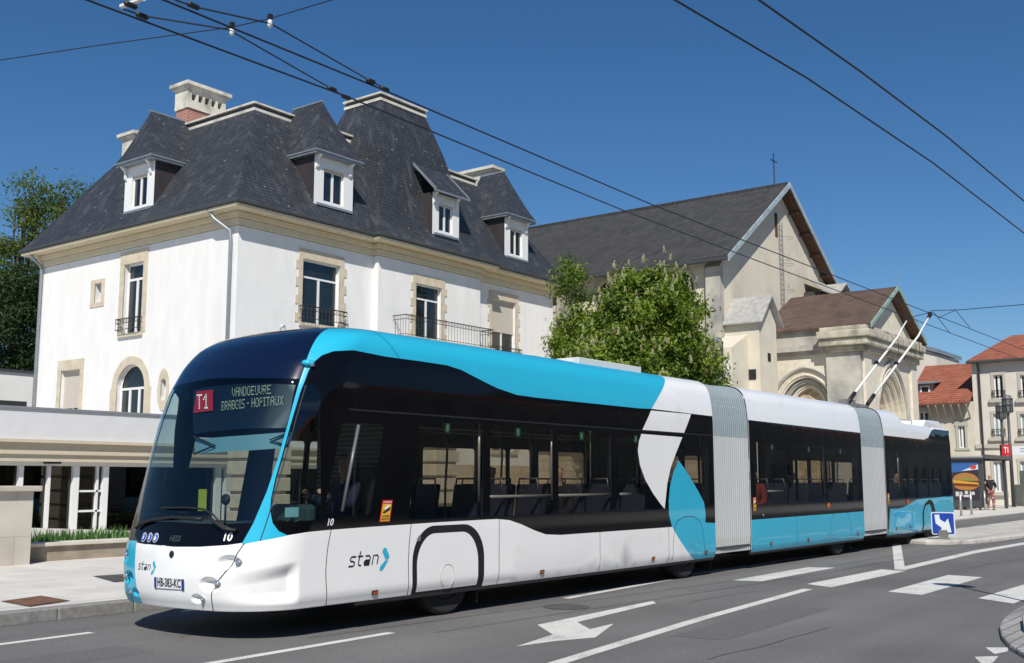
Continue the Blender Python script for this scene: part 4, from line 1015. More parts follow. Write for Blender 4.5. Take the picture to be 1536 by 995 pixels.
mb.box((MX0 - .75, MY0 - .75, 11.885), (MX1 + .75, MY1 + .75, 12.005)); mb.box((MX0 + BX0 - .75, MY0 - BD - .75, 11.89), (MX0 + BX1 + .75, MY0 + 1, 12.0)); mb.build('gutter', GUT, man, bevel=.03)
# crown mouldings
i = 2.93
def crown(x0, x1, y0, y1, z, name='roof_crown'):
    mb = MB(); mb.use(PALEST); ringbox(mb, x0, x1, y0, y1, z - .05, z + .08, .06); mb.use(mat('dirty lead', (.07, .07, .065), .6, var=.4, vscale=6)); ringbox(mb, x0, x1, y0, y1, z + .08, z + .26, .0)
    mb.use(PALEST); ringbox(mb, x0, x1, y0, y1, z + .26, z + .34, .10); mb.build(name, None, man)
crown(MX0 + i, MX1 - i, MY0 + i, MY1 - i, 17.22)
crown(MX0 + BX0 + 1.95, MX0 + BX1 - 1.95, MY0 - BD + 1.95, 38.2 - 1.95, 19.22)
# dormers
def dormer(P, c, w, z0, z1, kind, steeple=None):
    """P wall frame, c centre along the wall, front plane at d=dF"""
    dF = .10; h = w / 2; mb = MB(); mb.use(PALEST if False else FRAME)
    # white front with window opening
    Pq = lambda a, z, d=0: P(a + c - h, z, d + dF)
    wallmesh(mb, Pq, w, z0, z1, [(w * .24, w * .76, z0 + .22, z1 - .42)], rev=.16)
    mb.use(mat('dark slate cheek', (.035, .03, .032), .6, var=.2))
    for a in (0, w): mb.poly([Pq(a, z0, 0), Pq(a, z1, 0), Pq(a, z1, -3), Pq(a, z0, -3)])
    dm = mb.build('dormer', None, man)
    window(dm, Pq, w * .24, w * .76, z0 + .22, z1 - .42, d=-.10, leaves=2, fr=.06, shutter=.10)
    t = MB(); bar(t, Pq, w*.05, w*.95, z0 - .02, z0 + .08, 0, .10); t.build('sill', ZINC, dm)
    t = MB(); bar(t, Pq, 0, w, z0 - .26, z0 - .03, -.3, .03); t.build('apron', mat('dark zinc', (.10, .12, .135), .5, metal=.3), dm)
    for a in (w * .02, w * .86):
        b = MB()    # scroll brackets
        b.prism([Pq(a, z1 - .55, .002), Pq(a, z1 - .48, .09), Pq(a, z1 - .15, .12), Pq(a, z1, .30), Pq(a, z1, .002)], P(.12 * w / 2, 0) - P(0, 0)); b.build('bracket', FRAME, dm)
    if kind == 'hood':
        t = MB(); bar(t, Pq, -.22, w + .22, z1, z1 + .10, -1.6, .34); bar(t, Pq, -.26, w + .26, z1 + .10, z1 + .16, -1.6, .40); t.build('hood', ZINC, dm)
        t = MB(); zb = z1 + .16; rx, rz, dr0, dr1 = steeple
        A = [Pq(-.24, zb, .36), Pq(w + .24, zb, .36), Pq(w + .24, zb, -3.2), Pq(-.24, zb, -3.2)]
        mid = []
        n = 6
        T = [P(c + rx, rz, dr0), P(c + rx + .02, rz, dr0), P(c + rx + .02, rz, dr1), P(c + rx, rz, dr1)]
        rings = []
        for k in range(n + 1):
            f = k / n; g = f ** .75 * .35 + f * .65; rings.append([A[j].lerp(T[j], g) * 1 for j in range(4)])
            for j in range(4): rings[-1][j] = Vector((rings[-1][j].x, rings[-1][j].y, zb + (rz - zb) * f))
        vs = [p for r in rings for p in r]; fs = [(4*k+j, 4*k+(j+1) % 4, 4*k+4+(j+1) % 4, 4*k+4+j) for k in range(n) for j in range(4)] + [(4*n, 4*n+1, 4*n+2, 4*n+3)]
        t.add(vs, fs); t.build('dormer_roof', SLATE, dm)
        t = MB(); t.tube([P(c + rx, rz + .02, dr0 + .05), P(c + rx, rz + .02, dr1)], .07, 6); t.build('ridge_cap', ZINC, dm)
    else:
        t = MB(); t.prism([Pq(-.25, z1 - .02, .38), Pq(-.25, z1 + 1.35, -.95), Pq(-.25, z1 + 1.43, -.95), Pq(-.25, z1 + .06, .38)], P(w + .5, 0) - P(0, 0)); hd = t.build('dormer_roof', SLATE, dm)
        for a in (-.28, w + .22):
            t = MB(); t.prism([Pq(a, z1 - .06, .42), Pq(a, z1 + 1.38, -.98), Pq(a, z1 + 1.5, -.98), Pq(a, z1 + .09, .42)], P(.07, 0) - P(0, 0)); t.build('barge_board', ZINC, dm)
        t = MB(); bar(t, Pq, -.3, w + .3, z1 - .08, z1 + .0, .36, .46); t.build('hood_gutter', ZINC, dm)
    return dm
dormer(PR, 4.75, 2.2, 12.78, 14.85, 'hood', (.55, 17.9, -1.35, -3.2))
dormer(lambda a, z, d=0: PR(a, z, d + BD), 11.55, 1.9, 12.78, 14.75, 'shed')
dormer(PR, 17.45, 2.0, 12.72, 14.75, 'hood', (1.05, 17.85, -1.5, -3.1))
dormer(PLf, aL(38.75), 2.1, 12.70, 14.7, 'hood', (-1.3, 17.65, -1.15, -2.9))
# windows on the street side
d_ = -.17
window(man, PR, 3.25, 5.3, 7.85, 10.45, d=d_, transom=9.75); surround(man, PR, 3.25, 5.3, 7.85, 10.45)
window(man, PB, hb[0], hb[1], 7.85, 10.35, d=d_, transom=9.7); surround(man, PB, hb[0], hb[1], 7.85, 10.35)
window(man, PR, 15.55, 17.5, 7.9, 10.5, d=d_, shutter=.62); surround(man, PR, 15.55, 17.5, 7.9, 10.5)
for (P_, a0, a1) in ((PR, 3.2, 5.3), (PB, hb2[0], hb2[1]), (PR, 15.6, 17.4)):
    window(man, P_, a0, a1, 3.0, 5.6, d=d_, transom=4.9); surround(man, P_, a0, a1, 3.0, 5.6)
railing(man, PR, 3.1, 5.5, 7.95, 8.5, .28, 12)
bal = MB(); bar(bal, PR, BX0 + .9, BX1 + .1, 7.55, 7.78, 0, 1.15); bal.build('balcony_slab', PALEST, man); railing(man, PR, BX0 + .95, BX1 + .05, 7.78, 8.68, 1.08, 30)
railing(man, PR, 15.4, 17.7, 7.6, 8.1, .25, 10)
# windows on the left facade
window(man, PLf, aL(39.65), aL(38.3), 7.6, 10.55, d=-.2, transom=9.9, fr=.07); surround(man, PLf, aL(39.65), aL(38.3), 7.6, 10.55, w=.3, quoin=False, top=.55)
railing(man, PLf, aL(39.75), aL(38.2), 7.7, 8.2, .25, 8)
s = MB(); 
for (a0, a1, z0, z1) in ((aL(42.1), aL(41.8), 8.95, 10.15), (aL(41.3), aL(41.05), 8.95, 10.15), (aL(41.8), aL(41.3), 9.98, 10.15), (aL(41.8), aL(41.3), 8.95, 9.15)): bar(s, PLf, a0, a1, z0, z1, -.02, .03)
s.build('window_surround', TAN, man); window(man, PLf, aL(41.8), aL(41.3), 9.15, 9.98, d=-.24, leaves=1, fr=.03)
window(man, PLf, aL(44.1), aL(42.6), 3.6, 6.35, d=-.2, shutter=.6, leaves=2); surround(man, PLf, aL(44.1), aL(42.6), 3.6, 6.35, w=.28, quoin=False, top=.45)
window(man, PLf, aL(39.8), aL(37.85), 3.9, 6.3, d=-.2, arch=0, leaves=3, fr=.07)
s = MB(); ap = archpts(aL(39.8), aL(37.85), 6.3, 18); ao = archpts(aL(40.15), aL(37.5), 6.65, 18)
for k in range(18): s.prism([PLf(*ap[k], -.02), PLf(*ap[k+1], -.02), PLf(*ao[k+1], -.02), PLf(*ao[k], -.02)], PLf(0, 0, .05) - PLf(0, 0, 0))
for a0, a1 in ((aL(40.25), aL(39.8)), (aL(37.85), aL(37.4))): bar(s, PLf, a0, a1, 3.8, 5.33, -.02, .03)
s.build('window_surround', TAN, man)
window(man, PLf, aL(36.75), aL(36.4), 4.75, 5.6, d=-.2, arch=0, leaves=1, fr=.03)
s = MB(); c = (aL(36.575), 5.15)
inn = archpts(aL(36.75), aL(36.4), 5.6, 10); 
el = [(c[0] + .38 * cos(t), c[1] + .85 * sin(t)) for t in np.linspace(0, 2*pi, 21)[:-1]]
ho = [(c[0] + .175 * (1 if cos(t) > 0 else -1) * min(1, abs(cos(t)) * 1.6), c[1] + .43 * sin(t)) for t in np.linspace(0, 2*pi, 21)[:-1]]
for k in range(20):
    k2 = (k+1) % 20; s.prism([PLf(*ho[k], -.02), PLf(*ho[k2], -.02), PLf(*el[k2], -.02), PLf(*el[k], -.02)], PLf(0, 0, .05) - PLf(0, 0, 0))
s.build('window_surround', TAN, man)
# downpipes
pipe(man, [PLf(aL(33.4), 11.9, .64), PLf(aL(33.2), 11.5, .48), PLf(aL(32.62), 11.0, .14), PLf(aL(32.62), 10.6, .1), PLf(aL(32.6), 0, .1)], .07)
pipe(man, [PLf(.05, 11.9, .64), PLf(.1, 11.6, .48), PLf(.25, 11.2, .12), PLf(.25, 0, .1)], .07)
# chimneys
def chimney(x0, x1, y0, y1, z0, zb, z1, holes, name='chimney', hz=None):
    mb = MB(); mb.use(brickmat('red chimney brick', (.30, .07, .045), (.38, .10, .06), (.42, .36, .30), .22, .075, .012, 'auto', .85, .4, .15))
    mb.box((x0 + .06, y0 + .06, z0), (x1 - .06, y1 - .06, zb)); mb.use(PALEST)
    P = LF((x0, y0), (1, 0)); L = x1 - x0; n = holes
    if n:
        hs = [(L * (.10 + .172 * k), L * (.10 + .172 * k) + L * .115, zb + .42 * (z1 - zb), zb + .78 * (z1 - zb)) for k in range(n)]
        wallmesh(mb, P, L, zb, z1, hs, rev=.25); q = MB()
        mb.use(mat('dark flue back', (.05, .045, .04), .9)); mb.poly([P(.1, zb + .1, -.25), P(L - .1, zb + .1, -.25), P(L - .1, z1 - .05, -.25), P(.1, z1 - .05, -.25)]); mb.use(PALEST)  # dark sheet closing the backs of the flue holes
        mb.box((x0, y0 + .26, zb), (x1, y1, z1)); mb.poly([(x0, y0, zb), (x0, y0 + .26, zb), (x0, y0 + .26, z1), (x0, y0, z1)]); mb.poly([(x1, y0, zb), (x1, y0 + .26, zb), (x1, y0 + .26, z1), (x1, y0, z1)])
    else: mb.box((x0, y0, zb), (x1, y1, z1))
    mb.box((x0 - .10, y0 - .10, z1 + .001), (x1 + .10, y1 + .10, z1 + .12)); mb.box((x0 - .20, y0 - .20, z1 + .121), (x1 + .20, y1 + .20, z1 + .28)); mb.box((x0 + .1, y0 + .1, z1 + .281), (x1 - .1, y1 - .1, z1 + .4))
    return mb.build(name, None, man)
chimney(29.2, 31.35, 41.0, 42.0, 16.8, 18.8, 19.75, 5)
chimney(44.75, 45.45, 35.2, 37.4, 15.5, 15.6, 18.35, 0)
_p = atX(200, 203, 29.0); chimney(28.75, 29.5, _p.y - .5, _p.y + .5, 16.5, 16.6, _p.z - .25, 0)
# =================================================================== LOW ANNEX, PLANTER, PILLAR
YA = 25.0
ann = thing('annex', 'low flat-roofed entrance building with glass doors, in front of the mansion', 'building', (10, YA, 0))
AX0, AX1 = -6.0, 27.0; PA = LF((AX0, YA), (1, 0)); PAL = AX1 - AX0
mb = MB(); bar(mb, PA, 0, PAL, 2.58, 3.30, -.05, .02); mb.build('parapet', mat('grey white fascia', (.66, .66, .665), .8, var=.03), ann)
mb = MB(); bar(mb, PA, 0, PAL, 3.302, 3.36, -.25, .06); mb.build('parapet_cap', mat('aluminium cap', (.33, .34, .36), .4, metal=.4), ann)
mb = MB(); bar(mb, PA, 0, PAL, 2.50, 2.578, -.4, .16); bar(mb, PA, 0, PAL, 2.28, 2.498, -.4, .05); bar(mb, PA, 0, PAL, 2.22, 2.278, -.4, .10); bar(mb, PA, 0, PAL, 2.05, 2.218, -.4, .04); mb.build('cornice', mat('tan cornice', (.56, .49, .37), .85, var=.05), ann)
mb = MB(); mb.box((AX0, YA + .06, 3.20), (AX1, 32.1, 3.28)); mb.build('roof', mat('flat roof gravel', (.35, .35, .34), .9), ann)
mb = MB(); mb.box((AX1 - .3, YA + .4, 0), (AX1, 32.1, 3.19)); mb.box((AX0, YA + .4, 0), (AX0 + .3, 32.1, 3.19)); mb.box((AX0 + .31, 31.6, 0), (AX1 - .31, 32.0, 3.19)); mb.build('wall', mat('inner wall grey', (.20, .19, .17), .9, var=.2), ann)
g = MB(); g.poly([PA(0, .2, -.30), PA(PAL, .2, -.30), PA(PAL, 2.05, -.30), PA(0, 2.05, -.30)]); g.build('glazing', glassmat('annex glass', (.16, .18, .17)), ann)
def uA(u): return atY(u, 720, YA + .25).x - AX0
fr = [(u, w) for u, w in ((-40, 7), (26, 7), (70, 4), (108, 9), (153, 8), (322, 8))]
fr_x = [(uA(u), uA(u + w)) for u, w in fr]
mb = MB(); bar(mb, PA, 0, PAL, 1.95, 2.05, -.36, -.2); mb.build('door_head', FRAME, ann)
for a, b in fr_x + [(2, 2.1), (4.2, 4.3), (uA(335), uA(335) + 1.0), (uA(335) + 3, uA(335) + 3.1), (uA(335) + 5, uA(335) + 5.1)]:
    mb = MB(); bar(mb, PA, a, b, 0, 1.948, -.37, -.19); mb.build('window_post', FRAME, ann)
for a, b in ((uA(117), uA(151)),):
    for z in (.8, 1.3): mb = MB(); bar(mb, PA, a, b, z, z + .05, -.36, -.22); mb.build('door_rail', FRAME, ann)
    mb = MB(); bar(mb, PA, uA(144), uA(147), 0, 1.948, -.36, -.22); mb.build('window_post', FRAME, ann)
mb = MB(); bar(mb, PA, uA(62), uA(82), 2.0, 2.06, -.2, .02); mb.build('door_sensor', SEAM, ann)
# sloping sill in front of the glazing
mb = MB(); x0, x1 = uA(46), uA(330)
mb.prism([PA(x0 - 5, .1, .05), PA(x1, .1, .05), PA(x1, .02 + .08, .05), PA(x1, .08, .05), PA(x0, .46, .05), PA(x0 - 5, .46, .05)][0:2] + [PA(x1, .12, .05), PA(x0, .46, .05), PA(x0 - 5, .46, .05)], PA(0, 0, -.2) - PA(0, 0, .05)); mb.build('sill', mat('white sill', (.62, .60, .56), .8), ann)
# inside: pale back shapes, yellow notice
mb = MB(); bar(mb, PA, uA(300), uA(312), .75, 1.35, -.29, -.28); mb.build('yellow_notice', mat('lime notice', (.45, .55, .06), .7), ann)
mb = MB(); bar(mb, PA, 3, PAL - 1, .14, 1.15, -3.0, -2.7); mb.build('inner_wall', brickmat('rubble inner wall', (.16, .14, .11), (.22, .19, .15), (.08, .07, .06), .5, .22, .02, 'auto', .9, .4, .2), ann)
for k in range(6): mb = MB(); bar(mb, PA, 6.2 + k * 2.6, 7.6 + k * 2.6, .14, 1.7, -4.6, -4.4); mb.build('inner_partition', mat('grey partition', (.10, .11, .10), .9), ann)
# planter, grass strip
pt = thing('planter', 'low stone planter with green plants along the pavement by the glass doors', 'planter', (12, 19, .13))
mb = MB(); mb.box((10.3, 18.85, .13), (21.5, 19.1, .40)); mb.build('planter_wall', mat('weathered stone', (.30, .25, .19), .9, var=.25, vscale=3), pt)
mb = MB(); mb.box((10.2, 18.78, .402), (21.6, 19.17, .47)); mb.build('coping', mat('stone coping', (.58, .54, .46), .85, var=.1), pt, bevel=.01)
mb = MB(); mb.box((10.3, 19.18, .13), (21.5, 20.9, .38)); mb.build('soil', mat('soil', (.06, .045, .03), .95), pt)
GRN = [mat('grass green %d' % i, c, .6, var=.2, vscale=9) for i, c in enumerate(((.05, .13, .02), (.09, .20, .035), (.03, .08, .015)))]
mb = MB(); r_ = random.Random(3)
for i in range(5200):
    x = r_.uniform(10.35, 21.4); y = r_.uniform(19.2, 20.8); h = r_.uniform(.08, .30) * (.6 + .6 * abs(sin(x * 1.7 + y))); a = r_.uniform(0, 6.28); w_ = r_.uniform(.012, .03); q = Vector((cos(a), sin(a), 0)) * w_; t = Vector((x + r_.uniform(-.1, .1), y + r_.uniform(-.1, .1), .38 + h))
    mb.use(r_.choice(GRN)).add([Vector((x, y, .37)) - q, Vector((x, y, .37)) + q, t + q * .3], [(0, 1, 2)])
tag(mb.build('plants', None, pt), kind='stuff')
pil = thing('stone_pillar', 'short pale stone gate pillar with a flat cap at the left edge', 'pillar', (9.3, 18.7, .13))
mb = MB(); mb.box((7.6, 18.4, .13), (10.25, 19.05, 1.40)); mb.build('shaft', brickmat('pillar stone', (.50, .46, .39), (.54, .50, .43), (.38, .34, .28), 2.7, .62, .006, 'auto', .85, .2, .15), pil)
mb = MB(); mb.box((7.5, 18.3, 1.402), (10.36, 19.15, 1.50)); mb.build('cap', mat('pillar cap', (.46, .42, .35), .85, var=.12), pil, bevel=.015)
# block behind the annex on the left
bl_ = thing('garden_building', 'small white flat-roofed building behind the annex at the far left', 'building', (30, 57, 0))
mb = MB(); _z = atX(25, 547, 26).z; mb.box((26, 52.5, 0), (31, 66, _z)); mb.build('wall', STUC, bl_)
mb = MB(); mb.box((25.9, 52.4, _z), (31.2, 66.3, _z + .12)); mb.build('roof', GUT, bl_)
mb = MB(); _z = atX(25, 590, 24.5).z; mb.box((24.5, 50.5, _z - .25), (27.5, 60, _z)); mb.box((24.6, 50.6, 3.5), (27.4, 59, _z - .26)); mb.build('canopy', mat('black canopy', (.03, .03, .035), .6), bl_)

# =================================================================== CHURCH
CHW = mat('cream church render', (.62, .565, .455), .9, var=.07, vscale=1.0, bump=.25, bscale=40, col2=(.52, .475, .39), c2scale=.35, c2lo=.5, c2hi=.75)
CHS = mat('weathered church stone', (.46, .435, .375), .9, var=.14, vscale=1.6, bump=.25, bscale=30, col2=(.24, .235, .22), c2scale=.7, c2lo=.48, c2hi=.72)
CHL = mat('pale carved stone', (.66, .60, .49), .88, var=.10, vscale=4, bump=.3, bscale=40)
TILE = brickmat('dark roof tiles', (.040, .040, .042), (.062, .060, .060), (.016, .016, .017), .32, .16, .02, 'auto', .8, .8, .22)
TILEB = brickmat('brown roof tiles', (.100, .064, .048), (.135, .085, .064), (.045, .03, .025), .26, .14, .02, 'auto', .85, .8, .25)
WOOD = mat('brown eaves wood', (.10, .05, .03), .8, var=.25, vscale=5); VERD = mat('grey blue verge', (.30, .37, .40), .6, var=.2, vscale=3)
DARKW = mat('dark opening', (.012, .012, .014), .7)
ch = thing('church', 'cream church with a long dark tiled roof and stepped entrance porch, behind the bus', 'church', (56, 24, 0))
CX0, CX1, CY0, CY1, CE, CA = 48.6, 63.2, 23.5, 52.0, 12.9, 17.85; CXA = (CX0 + CX1) / 2
PG = LF((CX0, CY0), (1, 0)); PS = LF((CX0, CY1), (0, -1)); W_ = CX1 - CX0
mb = MB(); mb.use(CHW)
wallmesh(mb, PG, W_, 0, CE, []); mb.poly([PG(0, CE), PG(W_, CE), PG(W_ / 2, CA - .1)])
sw = []
for yc in (25.75, 30.55, 35.4, 40.2, 45): sw.append((CY1 - yc - .62, CY1 - yc + .62, 8.2, 12.25, .6))
wallmesh(mb, PS, CY1 - CY0, 0, CE, sw, rev=.35)
mb.poly([(CX1, CY0, 0), (CX1, CY1, 0), (CX1, CY1, CE), (CX1, CY0, CE)]); mb.poly([(CX1, CY1, 0), (CX0, CY1, 0), (CX0, CY1, CE), (CXA, CY1, CA - .1), (CX1, CY1, CE)])
mb.build('wall', None, ch)
for h in sw:
    g = MB(); g.poly([PS(h[0], h[2], -.3), PS(h[1], h[2], -.3), PS(h[1], h[3], -.3), PS(h[0], h[3], -.3)]); w_ = g.build('window', mat('leaded glass', (.03, .025, .022), .3, var=.4, vscale=4), ch)
    s = MB(); ap = archpts(h[0], h[1], h[3], 14, .6); ao = archpts(h[0] - .22, h[1] + .22, h[3] + .26, 14, .6)
    for k in range(14): s.prism([PS(*ap[k], -.02), PS(*ap[k+1], -.02), PS(*ao[k+1], -.02), PS(*ao[k], -.02)], PS(0, 0, .06) - PS(0, 0, 0))
    s.build('window_surround', CHS, w_)
# buttress at the corner, downpipe
for yc in (23.9, 28.2, 33.0, 37.8, 42.6): mb = MB(); mb.box((CX0 - .35, yc - .4, 0), (CX0 + .02, yc + .4, 12.2)); mb.prism([(CX0 - .35, yc - .4, 12.2), (CX0 + .02, yc - .4, 12.2), (CX0 + .02, yc - .4, 12.6)], (0, .8, 0)); mb.build('buttress', CHS, ch)
# roof slabs
mb = MB(); s_ = (CA - CE) / (W_ / 2); ov = .75; y0 = CY0 - .65
for sg in (-1, 1):
    xe = CXA + sg * (W_ / 2 + ov); ze = CE - s_ * ov + .22
    mb.prism([(CXA, y0, CA + .18), (xe, y0, ze), (xe, y0, ze - .16), (CXA, y0, CA + .02)], (0, CY1 - y0 + .4, 0))
rf = mb.build('roof', TILE, ch, autos=30)
mb = MB()
for k in range(70): y = y0 + .1 + k * .4; mb.tube([(CXA, y, CA + .19), (CXA, y + .37, CA + .19)], .12, 6)
mb.build('ridge_tiles', TILE, rf)
for sg, m, nm in ((-1, VERD, 'verge'), (1, VERD, 'verge')):
    mb = MB(); xe = CXA + sg * (W_ / 2 + ov + .03); ze = CE - s_ * (ov + .03) + .2
    mb.prism([(CXA, y0 - .02, CA + .24), (xe, y0 - .02, ze + .04), (xe, y0 - .02, ze - .26), (CXA, y0 - .02, CA - .06)], (0, -.07, 0)); mb.build('verge_board', m, rf)
mb = MB()
for sg in (-1, 1):
    xe = CXA + sg * (W_ / 2 + ov - .05); ze = CE - s_ * (ov - .05) + .04
    mb.prism([(CXA, y0, CA - .01), (xe, y0, ze), (xe, y0, ze - .07), (CXA, y0, CA - .08)], (0, .66, 0))
for k in range(1, 5):
    x = CXA + (W_ / 2) * k / 5; z = CA - s_ * (x - CXA) - .22; mb.box((x - .07, y0 + .1, z - .02), (x + .07, CY0 + .02, z + .14))
mb.build('eaves_boards', WOOD, rf)
mb = MB(); mb.tube([(CX0 - ov - .05, y0, CE - s_ * ov + .05), (CX0 - ov - .05, CY1, CE - s_ * ov + .05)], .09, 6); mb.build('gutter', GUT, rf)
mb = MB(); mb.tube([(CX0 - .1, 24.4, CE - .5), (CX0 - .1, 24.4, 0)], .05, 6); mb.build('downpipe', ZINC, ch)
mb = MB(); mb.prism([(51.2, 25.7, 14.6), (51.7, 25.7, 14.98), (51.9, 25.7, 15.0), (51.2, 25.7, 14.75)], (0, .5, 0)); mb.build('roof_vent', ZINC, rf)
mb = MB(); mb.tube([(CXA, 23.7, CA + .1), (CXA, 23.7, CA + 2.1)], .035, 6); mb.tube([(CXA - .38, 23.7, CA + 1.65), (CXA + .38, 23.7, CA + 1.65)], .035, 6)
mb.build('cross', IRONB, ch)
# ladder and louvre on the gable
lad = MB(); P = PG; a0 = atY(1168, 400, CY0).x - CX0
for a in (a0, a0 + .38): lad.tube([P(a, 9.6, .12), P(a, 15.9, .12)], .022, 5)
for k in range(22): lad.tube([P(a0, 9.8 + k * .28, .12), P(a0 + .38, 9.8 + k * .28, .12)], .014, 4)
for z in (10.5, 12, 13.5, 15): 
    lad.tube([P(a0 - .0 + .5 * (1 - cos(t)) * .9, z, .12 + .55 * sin(t)) for t in np.linspace(0, pi, 9)], .012, 4)
lad.build('ladder', mat('galvanised steel', (.33, .34, .35), .4, metal=.7), ch)
mb = MB(); bar(mb, P, a0 - .35, a0 + .0, 15.0, 16.3, -.02, .02); mb.build('louvre', WOOD, ch); mb = MB(); bar(mb, P, a0 - .3, a0 - .02, 16.0, 16.35, 0, .03); mb.build('hatch', DARKW, ch)
# left turret
TX0, TX1, TY0 = 48.7, 50.75, 21.7
mb = MB(); mb.box((TX0, TY0, 0), (TX1, CY0 + .01, 9.35)); mb.prism([(TX0, TY0, 9.35), (TX1, TY0, 9.35), ((TX0 + TX1) / 2, TY0, 10.5)], (0, 1.8, 0)); mb.box((46.9, 22.3, 0), (TX0 - .01, CY0 + .8, 7.9)); mb.prism([(46.9, 22.3, 7.9), (48.69, 22.3, 7.9), (48.69, 22.3, 8.7)], (0, 2, 0)); mb.build('turret', CHW, ch)
mb = MB()
for sg in (-1, 1):
    xm = (TX0 + TX1) / 2; xe = xm + sg * 1.3; mb.prism([(xm, TY0 - .3, 10.74), (xe, TY0 - .3, 9.30), (xe, TY0 - .3, 9.22), (xm, TY0 - .3, 10.62)], (0, 2.2, 0))
mb.build('turret_roof', mat('pale metal roofing', (.36, .35, .33), .6, var=.2, vscale=4), ch)
for px, w_, h_ in (((1128, 562), .22, .5), ((1153, 536), .12, .4)):
    p = atX(*px, TX0) if px[0] < 1138 else atY(*px, TY0); mb = MB()
    mb.box((p.x - (.03 if px[0] < 1138 else w_), p.y - (w_ if px[0] < 1138 else .03), p.z - h_/2), (p.x + .2, p.y + .2 , p.z + h_/2)); mb.build('slit_window', DARKW, ch)
# right lucarne
p = atY(1262, 426, 22.4); mb = MB(); mb.box((p.x - 3.4, 22.4, 9), (p.x + 1.2, 23.4, p.z - .9)); mb.build('lucarne', mat('dark slate side', (.05, .045, .045), .8), ch)
mb = MB()
for sg, wd in ((-1, 1.6), (1, 1.6)): mb.prism([(p.x - .2, 22.0, p.z), (p.x - .2 + sg * wd, 22.0, p.z - 1.0), (p.x - .2 + sg * wd, 22.0, p.z - 1.1), (p.x - .2, 22.0, p.z - .1)], (0, 1.6, 0))
mb.prism([(p.x - 3.9, 22.1, p.z - 1.0), (p.x - .25, 22.1, p.z - 1.0), (p.x - .25, 23.3, p.z - .02), (p.x - 3.3, 23.3, p.z - .02)], (0, 0, .06)); mb.build('lucarne_roof', MATS['pale metal roofing'], ch)
# porch
QX0, QX1, QY0 = 52.8, 61.3, 18.1; QE = 9.25; QXA = (QX0 + QX1) / 2 + .15; QA = 11.55
PQ = LF((QX0, QY0), (1, 0)); PQS = LF((QX0, CY0), (0, -1)); QL = QX1 - QX0; QSL = CY0 - QY0
fc = QL / 2; sc = QSL - 3.0
mb = MB(); mb.use(CHL); wallmesh(mb, PQ, QL, 0, 7.95, [(fc - 2.35, fc + 2.35, 0, 7.55, .35)], rev=.25)
wallmesh(mb, PQS, QSL, 0, 7.95, [(sc - 1.55, sc + 1.55, 0, 7.1, .12)], rev=.22)
mb.poly([PQ(0, 9.2), PQ(QL, 9.2), PQ(QL / 2 + .15, QA - .1)]); mb.poly([(QX1, QY0, 0), (QX1, CY0, 0), (QX1, CY0, 9.3), (QX1, QY0, 9.3)])
mb.build('porch_wall', None, ch)
def archivolt(P, c, hw, top, pt_, n, step, dep, z0, mats, base):
    for k in range(n):
        mb = MB(); h0 = hw - step * k; h1 = hw - step * (k + 1); t0 = top - step * k * 1.05; t1 = top - step * (k+1) * 1.05; d0 = -dep * k - base
        A = archpts(c - h0, c + h0, t0, 20, pt_); B = archpts(c - h1, c + h1, t1, 20, pt_)
        A = [(c + h0, z0)] + A + [(c - h0, z0)]; B = [(c + h1, z0)] + B + [(c - h1, z0)]
        for j in range(len(A) - 1):
            mb.add([P(*A[j], d0), P(*A[j+1], d0), P(*B[j+1], d0), P(*B[j], d0)], [(0, 3, 2, 1)]); mb.add([P(*B[j], d0), P(*B[j+1], d0), P(*B[j+1], d0 - dep), P(*B[j], d0 - dep)], [(0, 3, 2, 1)])
        # roll moulding
        for j in range(len(B) - 1): pass
        mb.tube([P(x, z, d0 + .02) for x, z in [((a[0]+b[0])/2, (a[1]+b[1])/2) for a, b in zip(A, B)]], .055, 5)
        mb.build('archivolt', mats[k % len(mats)], ch)
    h1 = hw - step * n; g = MB(); g.poly([P(c - h1, z0, -dep * n - base), P(c + h1, z0, -dep * n - base)] + [P(*q, -dep * n - base) for q in archpts(c - h1, c + h1, top - step * n * 1.05, 20, pt_)]); return g
g = archivolt(PQ, fc, 2.35, 7.55, .35, 4, .27, .22, 0, [CHL], .02)
g.build('tympanum', mat('carved tympanum stone', (.42, .33, .22), .95, var=.5, vscale=6, bump=1.0, bscale=9), ch)
g = archivolt(PQS, sc, 1.55, 7.1, .12, 3, .26, .2, 0, [CHL, CHS], .02); g.build('tympanum', MATS['carved tympanum stone'], ch)
# hood mould above both arches
for P, c, hw, top, pt_ in ((PQ, fc, 2.55, 7.8, .35), (PQS, sc, 1.75, 7.32, .12)):
    mb = MB(); mb.tube([P(x, z, .05) for x, z in archpts(c - hw, c + hw, top, 20, pt_)], .10, 6); mb.build('hood_mould', CHS, ch)
# corner piers and cornice
mb = MB(); mb.box((QX0 - .28, QY0 + .002, 0), (QX0 + .01, QY0 + 1.75, 7.94)); mb.build('pier', CHS, ch)
mb = MB(); mb.box((QX0 + .01, QY0 - .12, 0), (QX0 + 1.0, QY0 + .01, 7.94)); mb.build('pier', CHL, ch)
mb = MB(); mb.box((QX1 - 1.0, QY0 - .12, 0), (QX1, QY0 + .01, 7.94)); mb.build('pier', CHL, ch)
mb = MB()
for z0, z1, o in ((7.95, 8.25, .18), (8.25, 8.62, .42), (8.62, 9.0, .55), (9.0, 9.22, .35)): mb.box((QX0 - .28 - o, QY0 - .1 - o, z0), (QX1 + .1, QY0 + 1.8 + o * .4, z1 - .003)); 
mb.build('cornice', mat('lichened cornice stone', (.46, .42, .33), .9, var=.22, vscale=3, col2=(.22, .20, .15), c2scale=1.2, bump=.5, bscale=12), ch, bevel=.05)
mb = MB()
for z0, z1, o in ((7.95, 8.15, .12), (8.15, 8.45, .30)): mb.box((QX0 - o, QY0 + 1.8, z0), (QX0 + .3, CY0, z1 - .003))
